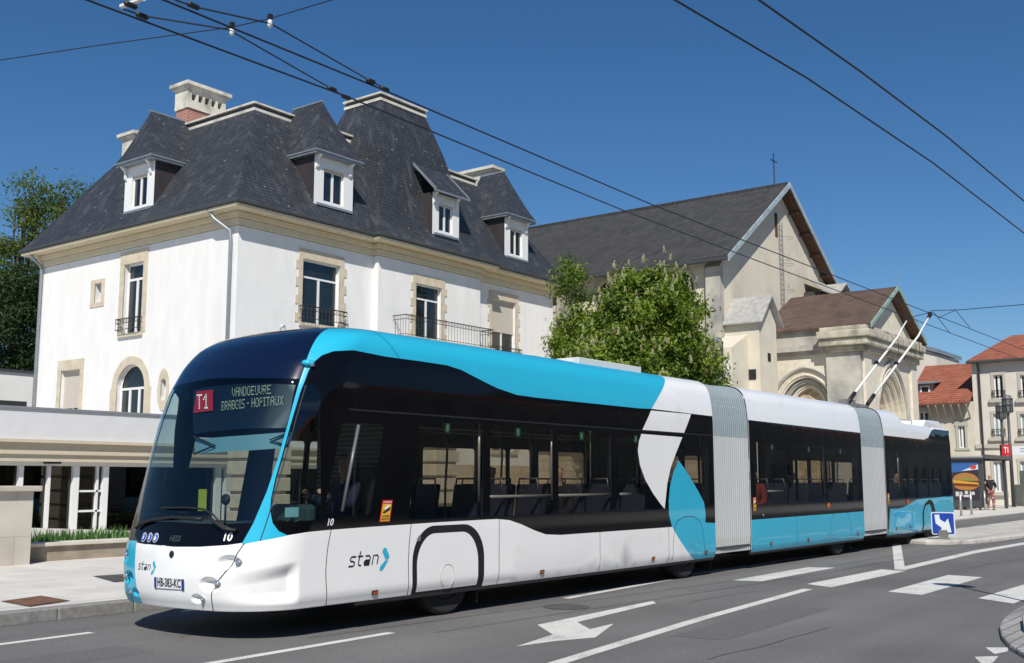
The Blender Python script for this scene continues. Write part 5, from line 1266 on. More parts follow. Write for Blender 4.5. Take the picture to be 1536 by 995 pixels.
mb.box((QX0, QY0 + 1.0, 8.447), (QX0 + .3, CY0, 9.25)); mb.build('cornice', CHS, ch)
mb = MB(); s_ = (QA - QE) / (QL / 2); y0 = QY0 - .55
for sg in (-1, 1):
    xe = QXA + sg * (QL / 2 + .35); ze = QE - s_ * .35 + .25
    mb.prism([(QXA, y0, QA + .25), (xe, y0, ze), (xe, y0, ze - .13), (QXA, y0, QA + .12)], (0, CY0 - y0, 0))
rf = mb.build('porch_roof', TILEB, ch)
for sg in (-1, 1):
    mb = MB(); xe = QXA + sg * (QL / 2 + .38); ze = QE - s_ * .38 + .25
    mb.prism([(QXA, y0 - .01, QA + .30), (xe, y0 - .01, ze + .03), (xe, y0 - .01, ze - .2), (QXA, y0 - .01, QA + .07)], (0, -.06, 0)); mb.build('verge_board', mat('verdigris verge', (.25, .36, .32), .6, var=.3, vscale=6), rf)
    mb = MB(); mb.prism([(QXA, y0, QA + .1), (xe, y0, ze - .16), (xe, y0, ze - .24), (QXA, y0, QA + .0)], (0, .56, 0)); mb.build('eaves_boards', WOOD, rf)
mb = MB(); mb.tube([(QXA, y0, QA + .3), (QXA, y0, QA + .9)], .03, 5); mb.build('finial', ZINC, rf)
pipe(ch, [(52.6, 22.6, 9.0), (52.3, 22.9, 8.6), (51.2, 22.9, 8.3), (51.1, 22.9, 0)], .07)
# churchyard wall seen through the bus windows
yw = thing('boundary_wall', 'tan stone wall with a moulded base behind the bus, between the mansion and the church', 'wall', (36, 20, 0))
mb = MB(); mb.box((30.5, 21.5, 0), (44, 21.9, 2.6)); mb.build('wall', MATS['tan block stone'], yw)
mb = MB(); mb.box((30.4, 21.4, 2.6), (44.1, 22.0, 2.75)); mb.build('coping', TAN, yw)
# tall tan wall block near the bus: gate piers
for k, x in enumerate((17.5, 24.0)):
    t = thing('gate_pier', ('banded tan stone gate pier seen through the first large bus window', 'banded tan stone gate pier seen through the second bus window group')[k], 'gate pier', (x, 21, 0))
    mb = MB()
    for j in range(7): mb.box((x - .55, 20.5, .13 + j * .40), (x + .55, 21.6, .13 + j * .40 + .33)); mb.box((x - .48, 20.57, .13 + j * .40 + .33), (x + .48, 21.53, .13 + (j + 1) * .40))
    mb.build('shaft', TAN, t, bevel=.02); mb = MB(); mb.box((x - .7, 20.35, 2.94), (x + .7, 21.75, 3.15)); mb.build('cap', TAN, t, bevel=.03)

# =================================================================== HOUSES AT THE RIGHT
RED = brickmat('red clay tiles', (.30, .085, .045), (.38, .12, .065), (.13, .05, .035), .26, .15, .02, 'auto', .85, .7, .2)
HW1 = mat('pale beige render', (.62, .575, .50), .9, var=.06, vscale=1.5, bump=.2); HW2 = mat('cream old render', (.57, .525, .43), .9, var=.08, vscale=1.2, col2=(.38, .35, .29), c2scale=.6)
HX = 72.0; sc_ = HX / 66
def aH(u, v, O): p = atX(u, v, HX); return O - p.y, p.z
h1 = thing('corner_house', 'beige house with a hipped red tile roof at the right edge, behind the bus stop', 'house', (HX, 14, 0))
O1 = atX(1460, 600, HX).y; PH = LF((HX, O1), (0, -1)); EZ = atX(1460, 545, HX).z; LH = O1 - 4
wins = []
for (u0, v0, u1, v1) in ((1490, 563, 1506, 598), (1530, 563, 1546, 598), (1490, 621, 1506, 656), (1530, 621, 1546, 656), (1490, 692, 1506, 738), (1530, 692, 1546, 738)):
    a0, z1 = aH(u0, v0, O1); a1, z0 = aH(u1, v1, O1); wins.append((a0, a1, z0, z1))
mb = MB(); wallmesh(mb, PH, LH, 0, EZ, wins, rev=.2); mb.poly([(HX, O1, 0), (HX, O1, EZ), (HX + 9, O1, EZ), (HX + 9, O1, 0)]); mb.build('wall', HW1, h1)
for k, w4 in enumerate(wins):
    window(h1, PH, *w4, d=-.12, fr=.07, glass=WGLS if k < 2 else mat('curtained glass', (.25, .34, .36), .1, spec=.8))
    s = MB(); a0, a1, z0, z1 = w4
    for q in ((a0 - .16, a0, z0, z1), (a1, a1 + .16, z0, z1), (a0 - .16, a1 + .16, z1, z1 + .18), (a0 - .3, a1 + .3, z0 - .22, z0)): bar(s, PH, *q, -.02, .05 if q[3] != z0 else .2)
    s.build('window_surround', mat('beige trim', (.46, .43, .37), .85), h1)
    if k < 4: railing(h1, PH, a0 - .1, a1 + .1, z0 + .05, z0 + .5, .15, 6)
s = MB(); zb = atX(1500, 672, HX).z; bar(s, PH, 0, LH, zb, zb + .25, -.02, .12); s.build('string_course', MATS['beige trim'], h1)
zt = atX(1500, 508, HX + 4.5).z; mb = MB(); e = .45
A = [(HX - e, O1 + e * .3, EZ), (HX - e, 4, EZ), (HX + 4.5, 4, zt), (HX + 4.5, O1 - 1.5, zt)]
mb.prism(A, (0, 0, .15)); mb.prism([(HX - e, O1 + e*.3, EZ), (HX + 4.5, O1 - 1.5, zt), (HX + 9, O1 + e*.3, EZ)], (0, 0, .15)); mb.prism([(HX + 9.4, 4, EZ), (HX + 9.4, O1, EZ), (HX + 4.5, O1 - 1.5, zt), (HX + 4.5, 4, zt)], (0, 0, .15)); mb.build('roof', RED, h1)
mb = MB(); mb.tube([(HX - e, O1 + .2, EZ + .02), (HX - e, 4, EZ + .02)], .09, 6); mb.build('gutter', GUT, h1)
pd = atX(1471, 600, HX).y; pipe(h1, [(HX - e, pd, EZ), (HX - .1, pd, EZ - .5), (HX - .1, pd, 0)], .07, GUT)
p = atX(1483, 536, HX + 1.5); mb = MB(); mb.box((p.x - .2, p.y - .3, p.z - .3), (p.x + .2, p.y + .3, p.z + .15)); mb.build('roof_vent', ZINC, h1)
h2 = thing('low_house', 'lower cream house with an orange tiled roof and one dormer, between church and corner house', 'house', (HX, 19, 0))
O2 = atX(1366, 600, HX).y; P2 = LF((HX, O2), (0, -1)); L2 = O2 - O1 - .01; E2 = atX(1440, 603, HX).z
wins = []
for (u0, v0, u1, v1) in ((1378, 618, 1394, 650), (1437, 639, 1449, 672), (1437, 700, 1449, 740)):
    a0, z1 = aH(u0, v0, O2); a1, z0 = aH(u1, v1, O2); wins.append((a0, a1, z0, z1))
mb = MB(); wallmesh(mb, P2, L2, 0, E2, wins, rev=.2); mb.poly([P2(0, 0), P2(0, E2), P2(0, E2, -8), P2(0, 0, -8)]); mb.build('wall', HW2, h2)
for w4 in wins:
    window(h2, P2, *w4, d=-.12, fr=.07); a0, a1, z0, z1 = w4; s = MB()
    for q in ((a0 - .14, a0, z0, z1), (a1, a1 + .14, z0, z1), (a0 - .2, a1 + .2, z1, z1 + .28), (a0 - .25, a1 + .25, z0 - .15, z0)): bar(s, P2, *q, -.02, .06)
    s.build('window_surround', mat('greenish trim', (.40, .41, .34), .85), h2)
zt = atX(1410, 551, HX + 4).z; mb = MB(); mb.prism([(HX - .9, O2 + .1, E2 - .15), (HX - .9, O1 + .02, E2 - .15), (HX + 4, O1 + .02, zt), (HX + 4, O2 + .1, zt)], (0, 0, .14)); mb.prism([(HX + 8, O2 + .1, E2 - .15), (HX + 8, O1 + .02, E2 - .15), (HX + 4, O1 + .02, zt), (HX + 4, O2 + .1, zt)], (0, 0, .14)); mb.build('roof', RED, h2)
mb = MB()
for k in range(6): a = L2 * (.33 + .12 * k); mb.prism([P2(a, E2 - .15, .85), P2(a, E2 - .28, .85), P2(a, E2 - 1.1, .02), P2(a, E2 - .95, .02)], P2(.08, 0) - P2(0, 0))
tag(mb.build('eaves_bracket', mat('pale wood', (.42, .38, .30), .8), h2))
q0 = atX(1377, 577, HX + .5); q1 = atX(1399, 598, HX + .5); mb = MB(); PD = LF((HX + .5, q0.y), (0, -1)); wD = q0.y - q1.y
bar(mb, PD, 0, wD, q1.z, q0.z, -2.5, 0); dm = mb.build('dormer', mat('grey dormer side', (.34, .34, .34), .8), h2); window(dm, PD, wD*.15, wD*.85, q1.z + .15, q0.z - .1, d=.06, leaves=1, fr=.1)
mb = MB(); mb.prism([PD(-.3, q0.z, .35), PD(wD + .3, q0.z, .35), PD(wD + .3, q0.z + .35, -2.6), PD(-.3, q0.z + .35, -2.6)], (0, 0, .1)); mb.build('dormer_roof', ZINC, dm)
bb = thing('rear_block', 'plain pale flat-roofed block rising behind the orange roof', 'building', (80, 23, 0))
a = atX(1360, 512, 79); b = atX(1404, 530, 79); mb = MB(); mb.prism([(79, a.y + 1, 0), (79, b.y, 0), (79, b.y, b.z), (79, a.y + 1, a.z)], (6, 0, 0)); mb.build('wall', HW1, bb)
mb = MB(); mb.prism([(78.8, a.y + 1, a.z + .01), (78.8, b.y - .15, b.z + .01), (78.8, b.y - .15, b.z + .3), (78.8, a.y + 1, a.z + .3)], (6.4, 0, 0)); mb.build('roof', ZINC, bb)
# unseen houses behind the camera, added to darken the reflections in the bus
REF = [((-24, -6), 8.5, (.40, .34, .26)), ((-6, 9), 9.5, (.46, .42, .36)), ((9, 26), 8.0, (.34, .28, .22)), ((26, 46), 9.0, (.45, .40, .32)), ((46, 75), 10.0, (.36, .33, .28)), ((75, 110), 9.0, (.42, .38, .30)), ((110, 170), 11.0, (.38, .34, .28))]
for k, ((x0, x1), hh, c) in enumerate(REF):
    lab = ('ochre two-storey house behind the camera, added to darken the bus reflections', 'grey beige house behind the camera, added to darken the bus reflections', 'brown plaster house added out of view, to be mirrored in the bus side', 'cream house added out of view, to be mirrored in the rear of the bus', 'grey brown long house added out of view further along the road for the reflections', 'sand coloured long house added out of view still further along for the reflections', 'longest brown building added out of view at the end of the reflected row')[k]
    t = thing('added_house', lab, 'house', (x0, -14, 0)); P = LF((x1, -14), (-1, 0)); L = x1 - x0; hs = []
    nW = int(L / 2.6)
    for j in range(nW):
        a = (j + .5) * L / nW
        for z in (1.1, 4.3): hs.append((a - .5, a + .5, z, z + 1.7))
    mb = MB(); wallmesh(mb, P, L, 0, hh - 1.5, hs); mb.box((x0, -22, 0), (x0 + .1, -14.02, hh - 1.5)); mb.box((x1 - .1, -22, 0), (x1, -14.02, hh - 1.5)); mb.build('wall', mat('house render %d' % k, c, .9, var=.08), t)
    for h in hs: window(t, P, *h, d=-.12)
    mb = MB(); mb.prism([(x0, -13.6, hh - 1.5), (x0, -18, hh + 1), (x0, -22.4, hh - 1.5)], (L, 0, 0)); mb.build('roof', RED if k % 2 else TILE, t)
# =================================================================== STREET FURNITURE
STEEL = mat('brushed steel post', (.42, .42, .41), .35, metal=.6); DKG = mat('dark grey metal', (.05, .052, .055), .45)
# keep-right sign on the island
sg_ = thing('traffic_sign', 'square blue sign with white arrow pointing down right, on the traffic island', 'traffic sign', (28.85, 7.95, .11))
c = Vector((28.75, 7.98, .11)); PSg = LF((c.x, c.y + .29), (0, -1)); zc = atX(1417, 785.5, c.x).z; hs_ = .285
mb = MB(); q = [(x, z) for x, z in rrect(0, .58, zc - hs_, zc + hs_, .05)]
def flat(mb, P, pts, d0, d1): mb.prism([P(x, z, d0) for x, z in pts], P(0, 0, d1) - P(0, 0, d0))
flat(mb, PSg, q, -.03, .0); mb.build('panel', mat('sign white', (.72, .73, .75), .4), sg_)
mb = MB(); flat(mb, PSg, rrect(.025, .555, zc - hs_ + .025, zc + hs_ - .025, .035), .002, .006); mb.build('panel_face', mat('sign blue', (.015, .06, .36), .4), sg_)
mb = MB(); flat(mb, PSg, [(.09 + x * .40, zc - .22 + z * .44) for x, z in ((0, 1), (.30, 1), (.32, .74), (.62, .56), (.82, .80), (1, .0), (.26, .02), (.42, .24), (.05, .50))], .008, .010); mb.build('arrow', MATS['sign white'], sg_)
mb = MB()
for k, z in enumerate((.11, .17, .23, .29)): mb.box((c.x - .05, c.y - (.10 if k % 2 else .13), z), (c.x + .02, c.y + (.10 if k % 2 else .13), z + .055))
mb.box((c.x - .04, c.y - .08, .34), (c.x + .01, c.y + .08, zc - hs_)); mb.build('post', mat('grey flexible post', (.16, .17, .15), .6), sg_)
# round sign at the right edge (its shadow falls on the crossing)
B = atZ(1430, 878, 0) - Vector((cos(radians(38)), sin(radians(38)), 0)) * (4.12 / tan(radians(46))); B.z = .13
rs = thing('traffic_sign', 'round white sign on a tall post on the roundabout at the right edge', 'traffic sign', tuple(B)); mb = MB(); mb.tube([B, B + Vector((0, 0, 4.25))], .03, 8); mb.build('post', STEEL, rs)
mb = MB(); mb.lathe([(.3, 0), (.3, .02)], 28, Matrix.Translation(B + Vector((-.04, -.02, 4.0))) @ Matrix.Rotation(-pi/2, 4, 'Y')); mb.build('disc', MATS['sign white'], rs)
# steel hoops / posts on the platform
STP = 'steel posts along the platform edge'
for k, (u, v, h) in enumerate(((1442, 775, 1.0), (1457.5, 773, 1.02), (1478, 766, .95), (1491, 765, .95))):
    p = atZ(u, v, .13); lab = ('steel post nearest the rear of the bus on the platform', 'steel post just right of the advert panel', 'steel post left of the walking woman', 'steel post right of the walking woman')[k]
    t = thing('bollard', lab, 'bollard', tuple(p), STP); mb = MB(); mb.tube([p, p + Vector((0, 0, h))], .045, 10); mb.build('post', STEEL, t, smooth=True)
    mb = MB(); mb.lathe([(.09, 0), (.08, .02), (.05, .03)], 12, Matrix.Translation(p)); mb.build('base_plate', STEEL, t)
# shelter with advert
SX, SY0, SY1 = 56.5, 13.85, 15.2
sh = thing('bus_shelter', 'grey bus shelter with flat glass roof on the platform behind the bus', 'bus shelter', (59, 14.6, .13))
mb = MB(); mb.box((SX - .1, SY0 - .3, 2.72), (61.8, SY1 + .5, 2.80)); mb.build('roof', mat('pale translucent roof', (.36, .37, .36), .3), sh)
mb = MB()
for y in (SY0 - .35, SY1 + .5): mb.box((SX - .15, y, 2.66), (61.85, y + .07, 2.86))
for x in (SX - .15, 58.2, 60, 61.8): mb.box((x, SY0 - .28, 2.62), (x + .06, SY1 + .5, 2.71))
mb.build('roof_frame', DKG, sh)
for x, y in ((58.4, SY1 + .3), (61.6, SY1 + .3), (61.6, SY0)): mb = MB(); mb.box((x - .05, y - .05, .13), (x + .05, y + .05, 2.62)); mb.build('post', DKG, sh)
mb = MB(); mb.box((58.45, SY1 + .3, .4), (61.55, SY1 + .32, 2.5)); mb.build('glass_panel', GLASS, sh)
mb = MB(); mb.box((58.8, SY1 - .2, .55), (61.2, SY1 + .15, .6)); mb.box((59, SY1, .13), (59.06, SY1 + .1, .55)); mb.box((61, SY1, .13), (61.06, SY1 + .1, .55)); mb.build('bench', WOOD, sh)
PAd = LF((SX, SY1), (0, -1)); wA = SY1 - SY0 - .1
ad = thing('advertising_panel', 'dark framed advert case showing a burger poster, behind the rear of the bus', 'advert panel', (SX, 14.5, .13))
mb = MB(); bar(mb, PAd, 0, wA + .28, .28, 2.62, -.18, .0); mb.build('case', DKG, ad)
for a in (.15, wA): mb = MB(); bar(mb, PAd, a, a + .1, .13, .28, -.14, -.04); mb.build('foot', DKG, ad)
mb = MB(); bar(mb, PAd, .08, wA + .08, .62, 2.5, .002, .006); pst = mb.build('poster', mat('poster dark', (.03, .02, .03), .4), ad)
def adp(pts, col, d, nm='poster_art'): mb = MB(); mb.prism([PAd(.08 + x * wA, .62 + z * 1.88, d) for x, z in pts], PAd(0, 0, .002) - PAd(0, 0, 0)); mb.build(nm, mat('poster ' + nm + str(col), col, .4), pst)
adp([(0, .72), (1, .80), (1, 1), (0, 1)], (.03, .11, .32), .007, 'sky'); adp([(.35, .76), (1, .80), (1, .93)], (.5, .6, .7), .010, 'flash')
adp([(x * .5 + .5, z * .16 + .50) for x, z in [(cos(t), abs(sin(t)) * 1.35) for t in np.linspace(0, pi, 14)]], (.34, .16, .05), .010, 'bun')
adp([(x * .48 + .52, z * .14 + .40) for x, z in [(cos(t), -abs(sin(t))) for t in np.linspace(0, pi, 14)]], (.38, .15, .03), .010, 'bun')
adp([(.02, .44), (.98, .40), (.98, .46), (.02, .52)], (.55, .28, .03), .013, 'cheese'); adp([(.04, .38), (.95, .35), (.96, .41), (.03, .45)], (.12, .03, .015), .016, 'patty'); adp([(.3, .52), (.8, .5), (.75, .56), (.4, .57)], (.16, .25, .03), .016, 'salad')
for (x, z, w_, h_) in ((.10, .10, .12, .12), (.26, .10, .10, .12), (.40, .08, .3, .06), (.45, .16, .12, .08), (.62, .14, .2, .08)): adp([(x, z), (x + w_, z), (x + w_, z + h_), (x, z + h_)], (.5, .5, .5), .013, 'lettering')
adp(arc(.82, .86, .12, .06, 0, 340, 10), (.5, .05, .03), .013, 'red_roundel')
# route post: red T1 flag
tp = thing('route_sign', 'thin post with a red square sign reading T1 beside the shelter', 'sign', (62, 13.6, .13))
p = atY(1507, 700, 13.6); mb = MB(); mb.tube([(p.x, 13.6, .13), (p.x, 13.6, 3.9)], .05, 8); mb.build('post', DKG, tp)
pl_ = atX(1503.5, 684, p.x - .1); ph_ = atX(1515.5, 667, p.x - .1); PT1 = LF((p.x - .1, pl_.y), (0, -1)); w1 = pl_.y - ph_.y
mb = MB(); flat(mb, PT1, [(0, pl_.z), (w1, pl_.z), (w1, ph_.z), (0, ph_.z)], 0, .04); fl_ = mb.build('flag', mat('sign red', (.55, .02, .03), .4), tp)
mb = MB(); textmesh(mb, 'T1', PT1(w1 * .25, pl_.z + .14, .046), PT1(1, 0) - PT1(0, 0), Vector((0, 0, 1)), .32, w1 * .5, bold=.03); mb.build('lettering', WHT, fl_)
st_ = thing('stop_sign', 'long white stop name board beside the red square sign', 'sign', (62, 13, 2.9))
a = atX(1519, 683, p.x + .5); b = atX(1560, 669, p.x + .5); PSn = LF((p.x + .5, a.y), (0, -1)); mb = MB(); flat(mb, PSn, [(0, a.z), (a.y - b.y, a.z), (a.y - b.y, b.z), (0, b.z)], 0, .06); mb.build('board', MATS['sign white'], st_)
mb = MB(); flat(mb, PSn, [(.4, a.z + .3), (1.2, a.z + .3), (1.2, a.z + .36), (.4, a.z + .36)], .062, .066); flat(mb, PSn, [(.4, a.z + .16), (1.0, a.z + .16), (1.0, a.z + .21), (.4, a.z + .21)], .062, .066); mb.build('lettering', mat('pale blue lettering', (.25, .35, .55), .5), st_)
mb = MB(); mb.tube([PSn(1.6, .13, 0), PSn(1.6, a.z, 0)], .05, 8); mb.build('post', DKG, st_)
# traffic signal heads
tr = thing('traffic_light', 'dark traffic signal on a grey post beside the shelter', 'traffic light', (60, 13.2, .13))
p = atY(1496, 680, 14.2); mb = MB(); mb.tube([(p.x + .6, 14.0, .13), (p.x + .6, 14.0, 3.4)], .06, 8); mb.build('post', STEEL, tr)
mb = MB(); mb.box((p.x + .35, 13.9, 2.75), (p.x + .6, 14.15, 3.5)); hd = mb.build('signal_head', SEAM, tr, bevel=.03)
for z in (2.9, 3.12, 3.35): mb = MB(); mb.tube([(p.x + .36, 14.03, z), (p.x + .2, 14.03, z)], .09, 10); mb.build('visor', SEAM, hd)
# lamp posts
def lamp(lab, u, vb, vt, X, double=False, Y=None):
    b = atX(u, 700, X) if Y is None else atY(u, 700, Y); z1 = (atX(u, vt, b.x) if Y is None else atY(u, vt, Y)).z
    t = thing('street_lamp', lab, 'street lamp', (b.x, b.y, .13), 'street lamps with lantern heads'); mb = MB(); mb.tube([(b.x, b.y, .13), (b.x, b.y, z1 - 1.0)], [.11, .07], 10); mb.build('post', DKG, t, smooth=True)
    for s in ((-.28, .28) if double else (0,)):
        c = Vector((b.x + s * .6, b.y - s * .8, z1)); mb = MB(); mb.lathe([(.05, -1.1), (.20, -1.0), (.26, -.55), (.26, -.25), (.2, -.05), (.04, 0)], 10, Matrix.Translation(c)); l = mb.build('lantern', mat('lantern mesh', (.12, .12, .12), .5, var=.5, vscale=8), t)
        mb = MB()
        for k in range(8): a = k * pi / 4; mb.tube([c + Vector((.27 * cos(a), .27 * sin(a), -1.0)), c + Vector((.28 * cos(a), .28 * sin(a), -.2))], .02, 4)
        for z in (-.95, -.6, -.25): mb.tube([c + Vector((.28 * cos(q), .28 * sin(q), z)) for q in np.linspace(0, 2*pi, 13)], .02, 4, cap=False)
        mb.build('cage', DKG, l)
lamp('tall dark street lamp in front of the corner house, thicker of the two posts there', 1517, 755, 592, 65)
lamp('thin street lamp left of the thick lamp post, with a smaller lantern', 1506.5, 755, 603, 68)
lamp('double-lantern street lamp in front of the church, beside the chestnut tree', 1070, 700, 507, 0, True, 21.0)
# cabinets
for k, (u0, u1, vt) in enumerate(((1522, 1534, 727), (1531, 1548, 706))):
    a = atX(u0, 740, 66 + k); b = atX(u1, vt, 66 + k); t = thing('utility_cabinet', ('lower grey cabinet behind the lamp post', 'taller dark grey cabinet at the right edge')[k], 'cabinet', (66 + k, a.y, .13)); mb = MB(); mb.box((66 + k, b.y, .2), (66.6 + k, a.y, b.z)); mb.build('body', mat('cabinet grey', (.09, .10, .09), .6, var=.15), t, bevel=.02)
    mb = MB(); mb.box((66.05 + k, b.y + .05, .13), (66.55 + k, a.y - .05, .2)); mb.build('plinth', CONC, t); mb = MB(); mb.box((65.98 + k, b.y + .06, .3), (66.0 + k, a.y - .06, b.z - .12)); mb.build('door', MATS['cabinet grey'], t)
# flag by the church
f = thing('flag', 'small blue and white flag on a pole behind the bus roof', 'flag', (40, 19.5, .13))
p = atY(1096, 700, 19.5); zt = atY(1094, 545, 19.5).z; mb = MB(); mb.tube([(p.x, 19.5, .13), (p.x, 19.5, zt)], .03, 6); mb.build('pole', POLEW, f)
for m, s0, s1 in ((mat('flag white', (.7, .7, .72), .8), .5, 1.0), (mat('flag blue', (.04, .08, .42), .8), 0, .52)):
    mb = MB(); n = 8; vs = []
    for i in range(n + 1):
        t = s0 + (s1 - s0) * i / n
        for j in range(5): h = j / 4; vs.append((p.x - .10 - t * .55 - .1 * h, 19.5 + .08 * sin(t * 7 + h * 2), zt - .35 - t * .85 - h * .55 * (1 - .3 * t)))
    vs2 = [(x, y + .012, z) for x, y, z in vs]; mb.add(vs, [(i*5+j, i*5+j+1, (i+1)*5+j+1, (i+1)*5+j) for i in range(n) for j in range(4)]); mb.add(vs2, [(i*5+j, (i+1)*5+j, (i+1)*5+j+1, i*5+j+1) for i in range(n) for j in range(4)]); mb.build('cloth', m, f, smooth=True)

# =================================================================== OVERHEAD WIRES
WIRE = mat('overhead wire', (.012, .012, .014), .5)
ZW = 6.0
def wire(lab, pts, r, group=None, name='overhead_wire', sag=0):
    t = MB(); t.tube(pts, r, 6); return tag(t.build(name, WIRE), lab, 'wire', group)
G1 = 'trolley contact wires over the road'
def ext(p, q, x0, x1): d = (q - p) / (q.x - p.x); return [p + d * (x0 - p.x), p, q, q + d * (x1 - q.x)]
a, b = atZ(130, 0, ZW), atZ(1362, 476, ZW); c = atZ(520, 145, ZW); e = atZ(940, 318, ZW)
w1p = [a + (a - c) * 3, a, c, e, b, b + (b - e) * 2.2]; wire('lower of the two contact wires the trolley poles touch, crossing above the bus', w1p, .011, G1)
a2_, b2_ = atZ(245, 0, ZW), atZ(1395, 470, ZW); c2 = atZ(575, 135, ZW); e2 = atZ(980, 308, ZW)
wire('upper of the two contact wires the trolley poles touch, crossing above the bus', [a2_ + (a2_ - c2) * 3, a2_, c2, e2, b2_, b2_ + (b2_ - e2) * 2.2], .011, G1)
for k, pts in enumerate((((1012, 0), (1210, 117), (1400, 245), (1536, 350)), ((1138, 0), (1290, 107), (1420, 205), (1536, 302)))):
    P_ = [atZ(u, v, ZW) for u, v in pts]; P_ = [P_[0] + (P_[0] - P_[1]) * 2] + P_ + [P_[-1] + (P_[-1] - P_[-2]) * 3]
    wire(('lower left contact wire of the pair crossing the top right of the sky', 'upper right contact wire of the pair crossing the top right of the sky')[k], P_, .011, G1)
ZS = 6.12
S = [atZ(*p, ZS) for p in ((-60, 99), (0, 90.5), (150, 68), (348, 41), (405, 28), (498, 0), (620, -40))]
wire('thin span wire sloping up across the top left of the sky', S, .006)
for k, pts in enumerate((((185, 14), (215, 24), (345, 45), (352, 50), (500, 135), (519, 146)), ((262, 0), (290, 10), (403, 35), (410, 38), (558, 123), (577, 133)))):
    wire(('pull-off wire joining the lower contact wire at the left', 'pull-off wire joining the upper contact wire at the left')[k], [atZ(u, v, ZS - (.05 if i in (0, 5) else 0)) for i, (u, v) in enumerate(pts)], .009)
for k, (u, v) in enumerate(((348, 44), (405, 32))):
    p = atZ(u, v, ZS); t = thing('wire_insulator', ('white insulator on the span wire, left of the two', 'white insulator on the span wire, right of the two')[k], 'insulator', tuple(p), 'insulators on the overhead wires')
    mb = MB(); mb.lathe([(.01, -.07), (.02, -.06), (.028, -.04), (.02, -.02), (.026, 0), (.01, .02)], 10, Matrix.Translation(p)); mb.build('porcelain', mat('porcelain', (.7, .7, .66), .3), t, smooth=True)
    mb = MB(); mb.box(p + Vector((-.02, -.02, .02)), p + Vector((.02, .02, .07))); mb.build('clamp', SEAM, t)
for k, (u, v) in enumerate(((213, 24), (290, 9), (498, 134), (556, 122), (519, 146), (577, 134), (196, 8))):
    p = atZ(u, v, ZW + .03); t = thing('wire_clamp', ('small clamp on the left pull-off wire near the top edge', 'small clamp on the right pull-off wire near the top edge', 'turnbuckle on the lower pull-off wire above the mansion roof', 'turnbuckle on the upper pull-off wire above the mansion roof', 'clamp where the lower pull-off meets its contact wire', 'clamp where the upper pull-off meets its contact wire', 'hanger clamp on the lower contact wire at the top left')[k], 'clamp', tuple(p), 'clamps on the overhead wires')
    mb = MB(); mb.lathe([(.01, -.07), (.028, -.05), (.028, .05), (.01, .07)], 8, Matrix.Translation(p) @ Matrix.Rotation(pi/2, 4, 'Y')); mb.build('body', SEAM, t)
wire('span wire running right from the trolley pole heads to the picture edge', [atZ(u, v, ZS) for u, v in ((1396, 466), (1440, 465), (1536, 457), (1640, 448))], .010)
for k, pts in enumerate((((1400, 468), (1425, 500)), ((1433, 465), (1455, 492)), ((1408, 477), (1434, 465)), ((1366, 476), (1400, 468)))):
    wire(('short stay wire nearest the trolley pole heads', 'short stay wire right of the trolley pole heads', 'bridle wire between the contact wires right of the pole heads', 'bridle wire between the two trolley pole heads')[k], [atZ(u, v, ZS - .02) for u, v in pts], .010)
wb = thing('wire_bracket', 'pale metal bracket holding the contact wire at the top left corner', 'bracket', tuple(atZ(196, 10, 6.1)))
a, b = atZ(182, 10, 6.14), atZ(216, -2, 6.14); mb = MB(); mb.tube([a, b], .025, 6); mb.build('arm', POLEW, wb)

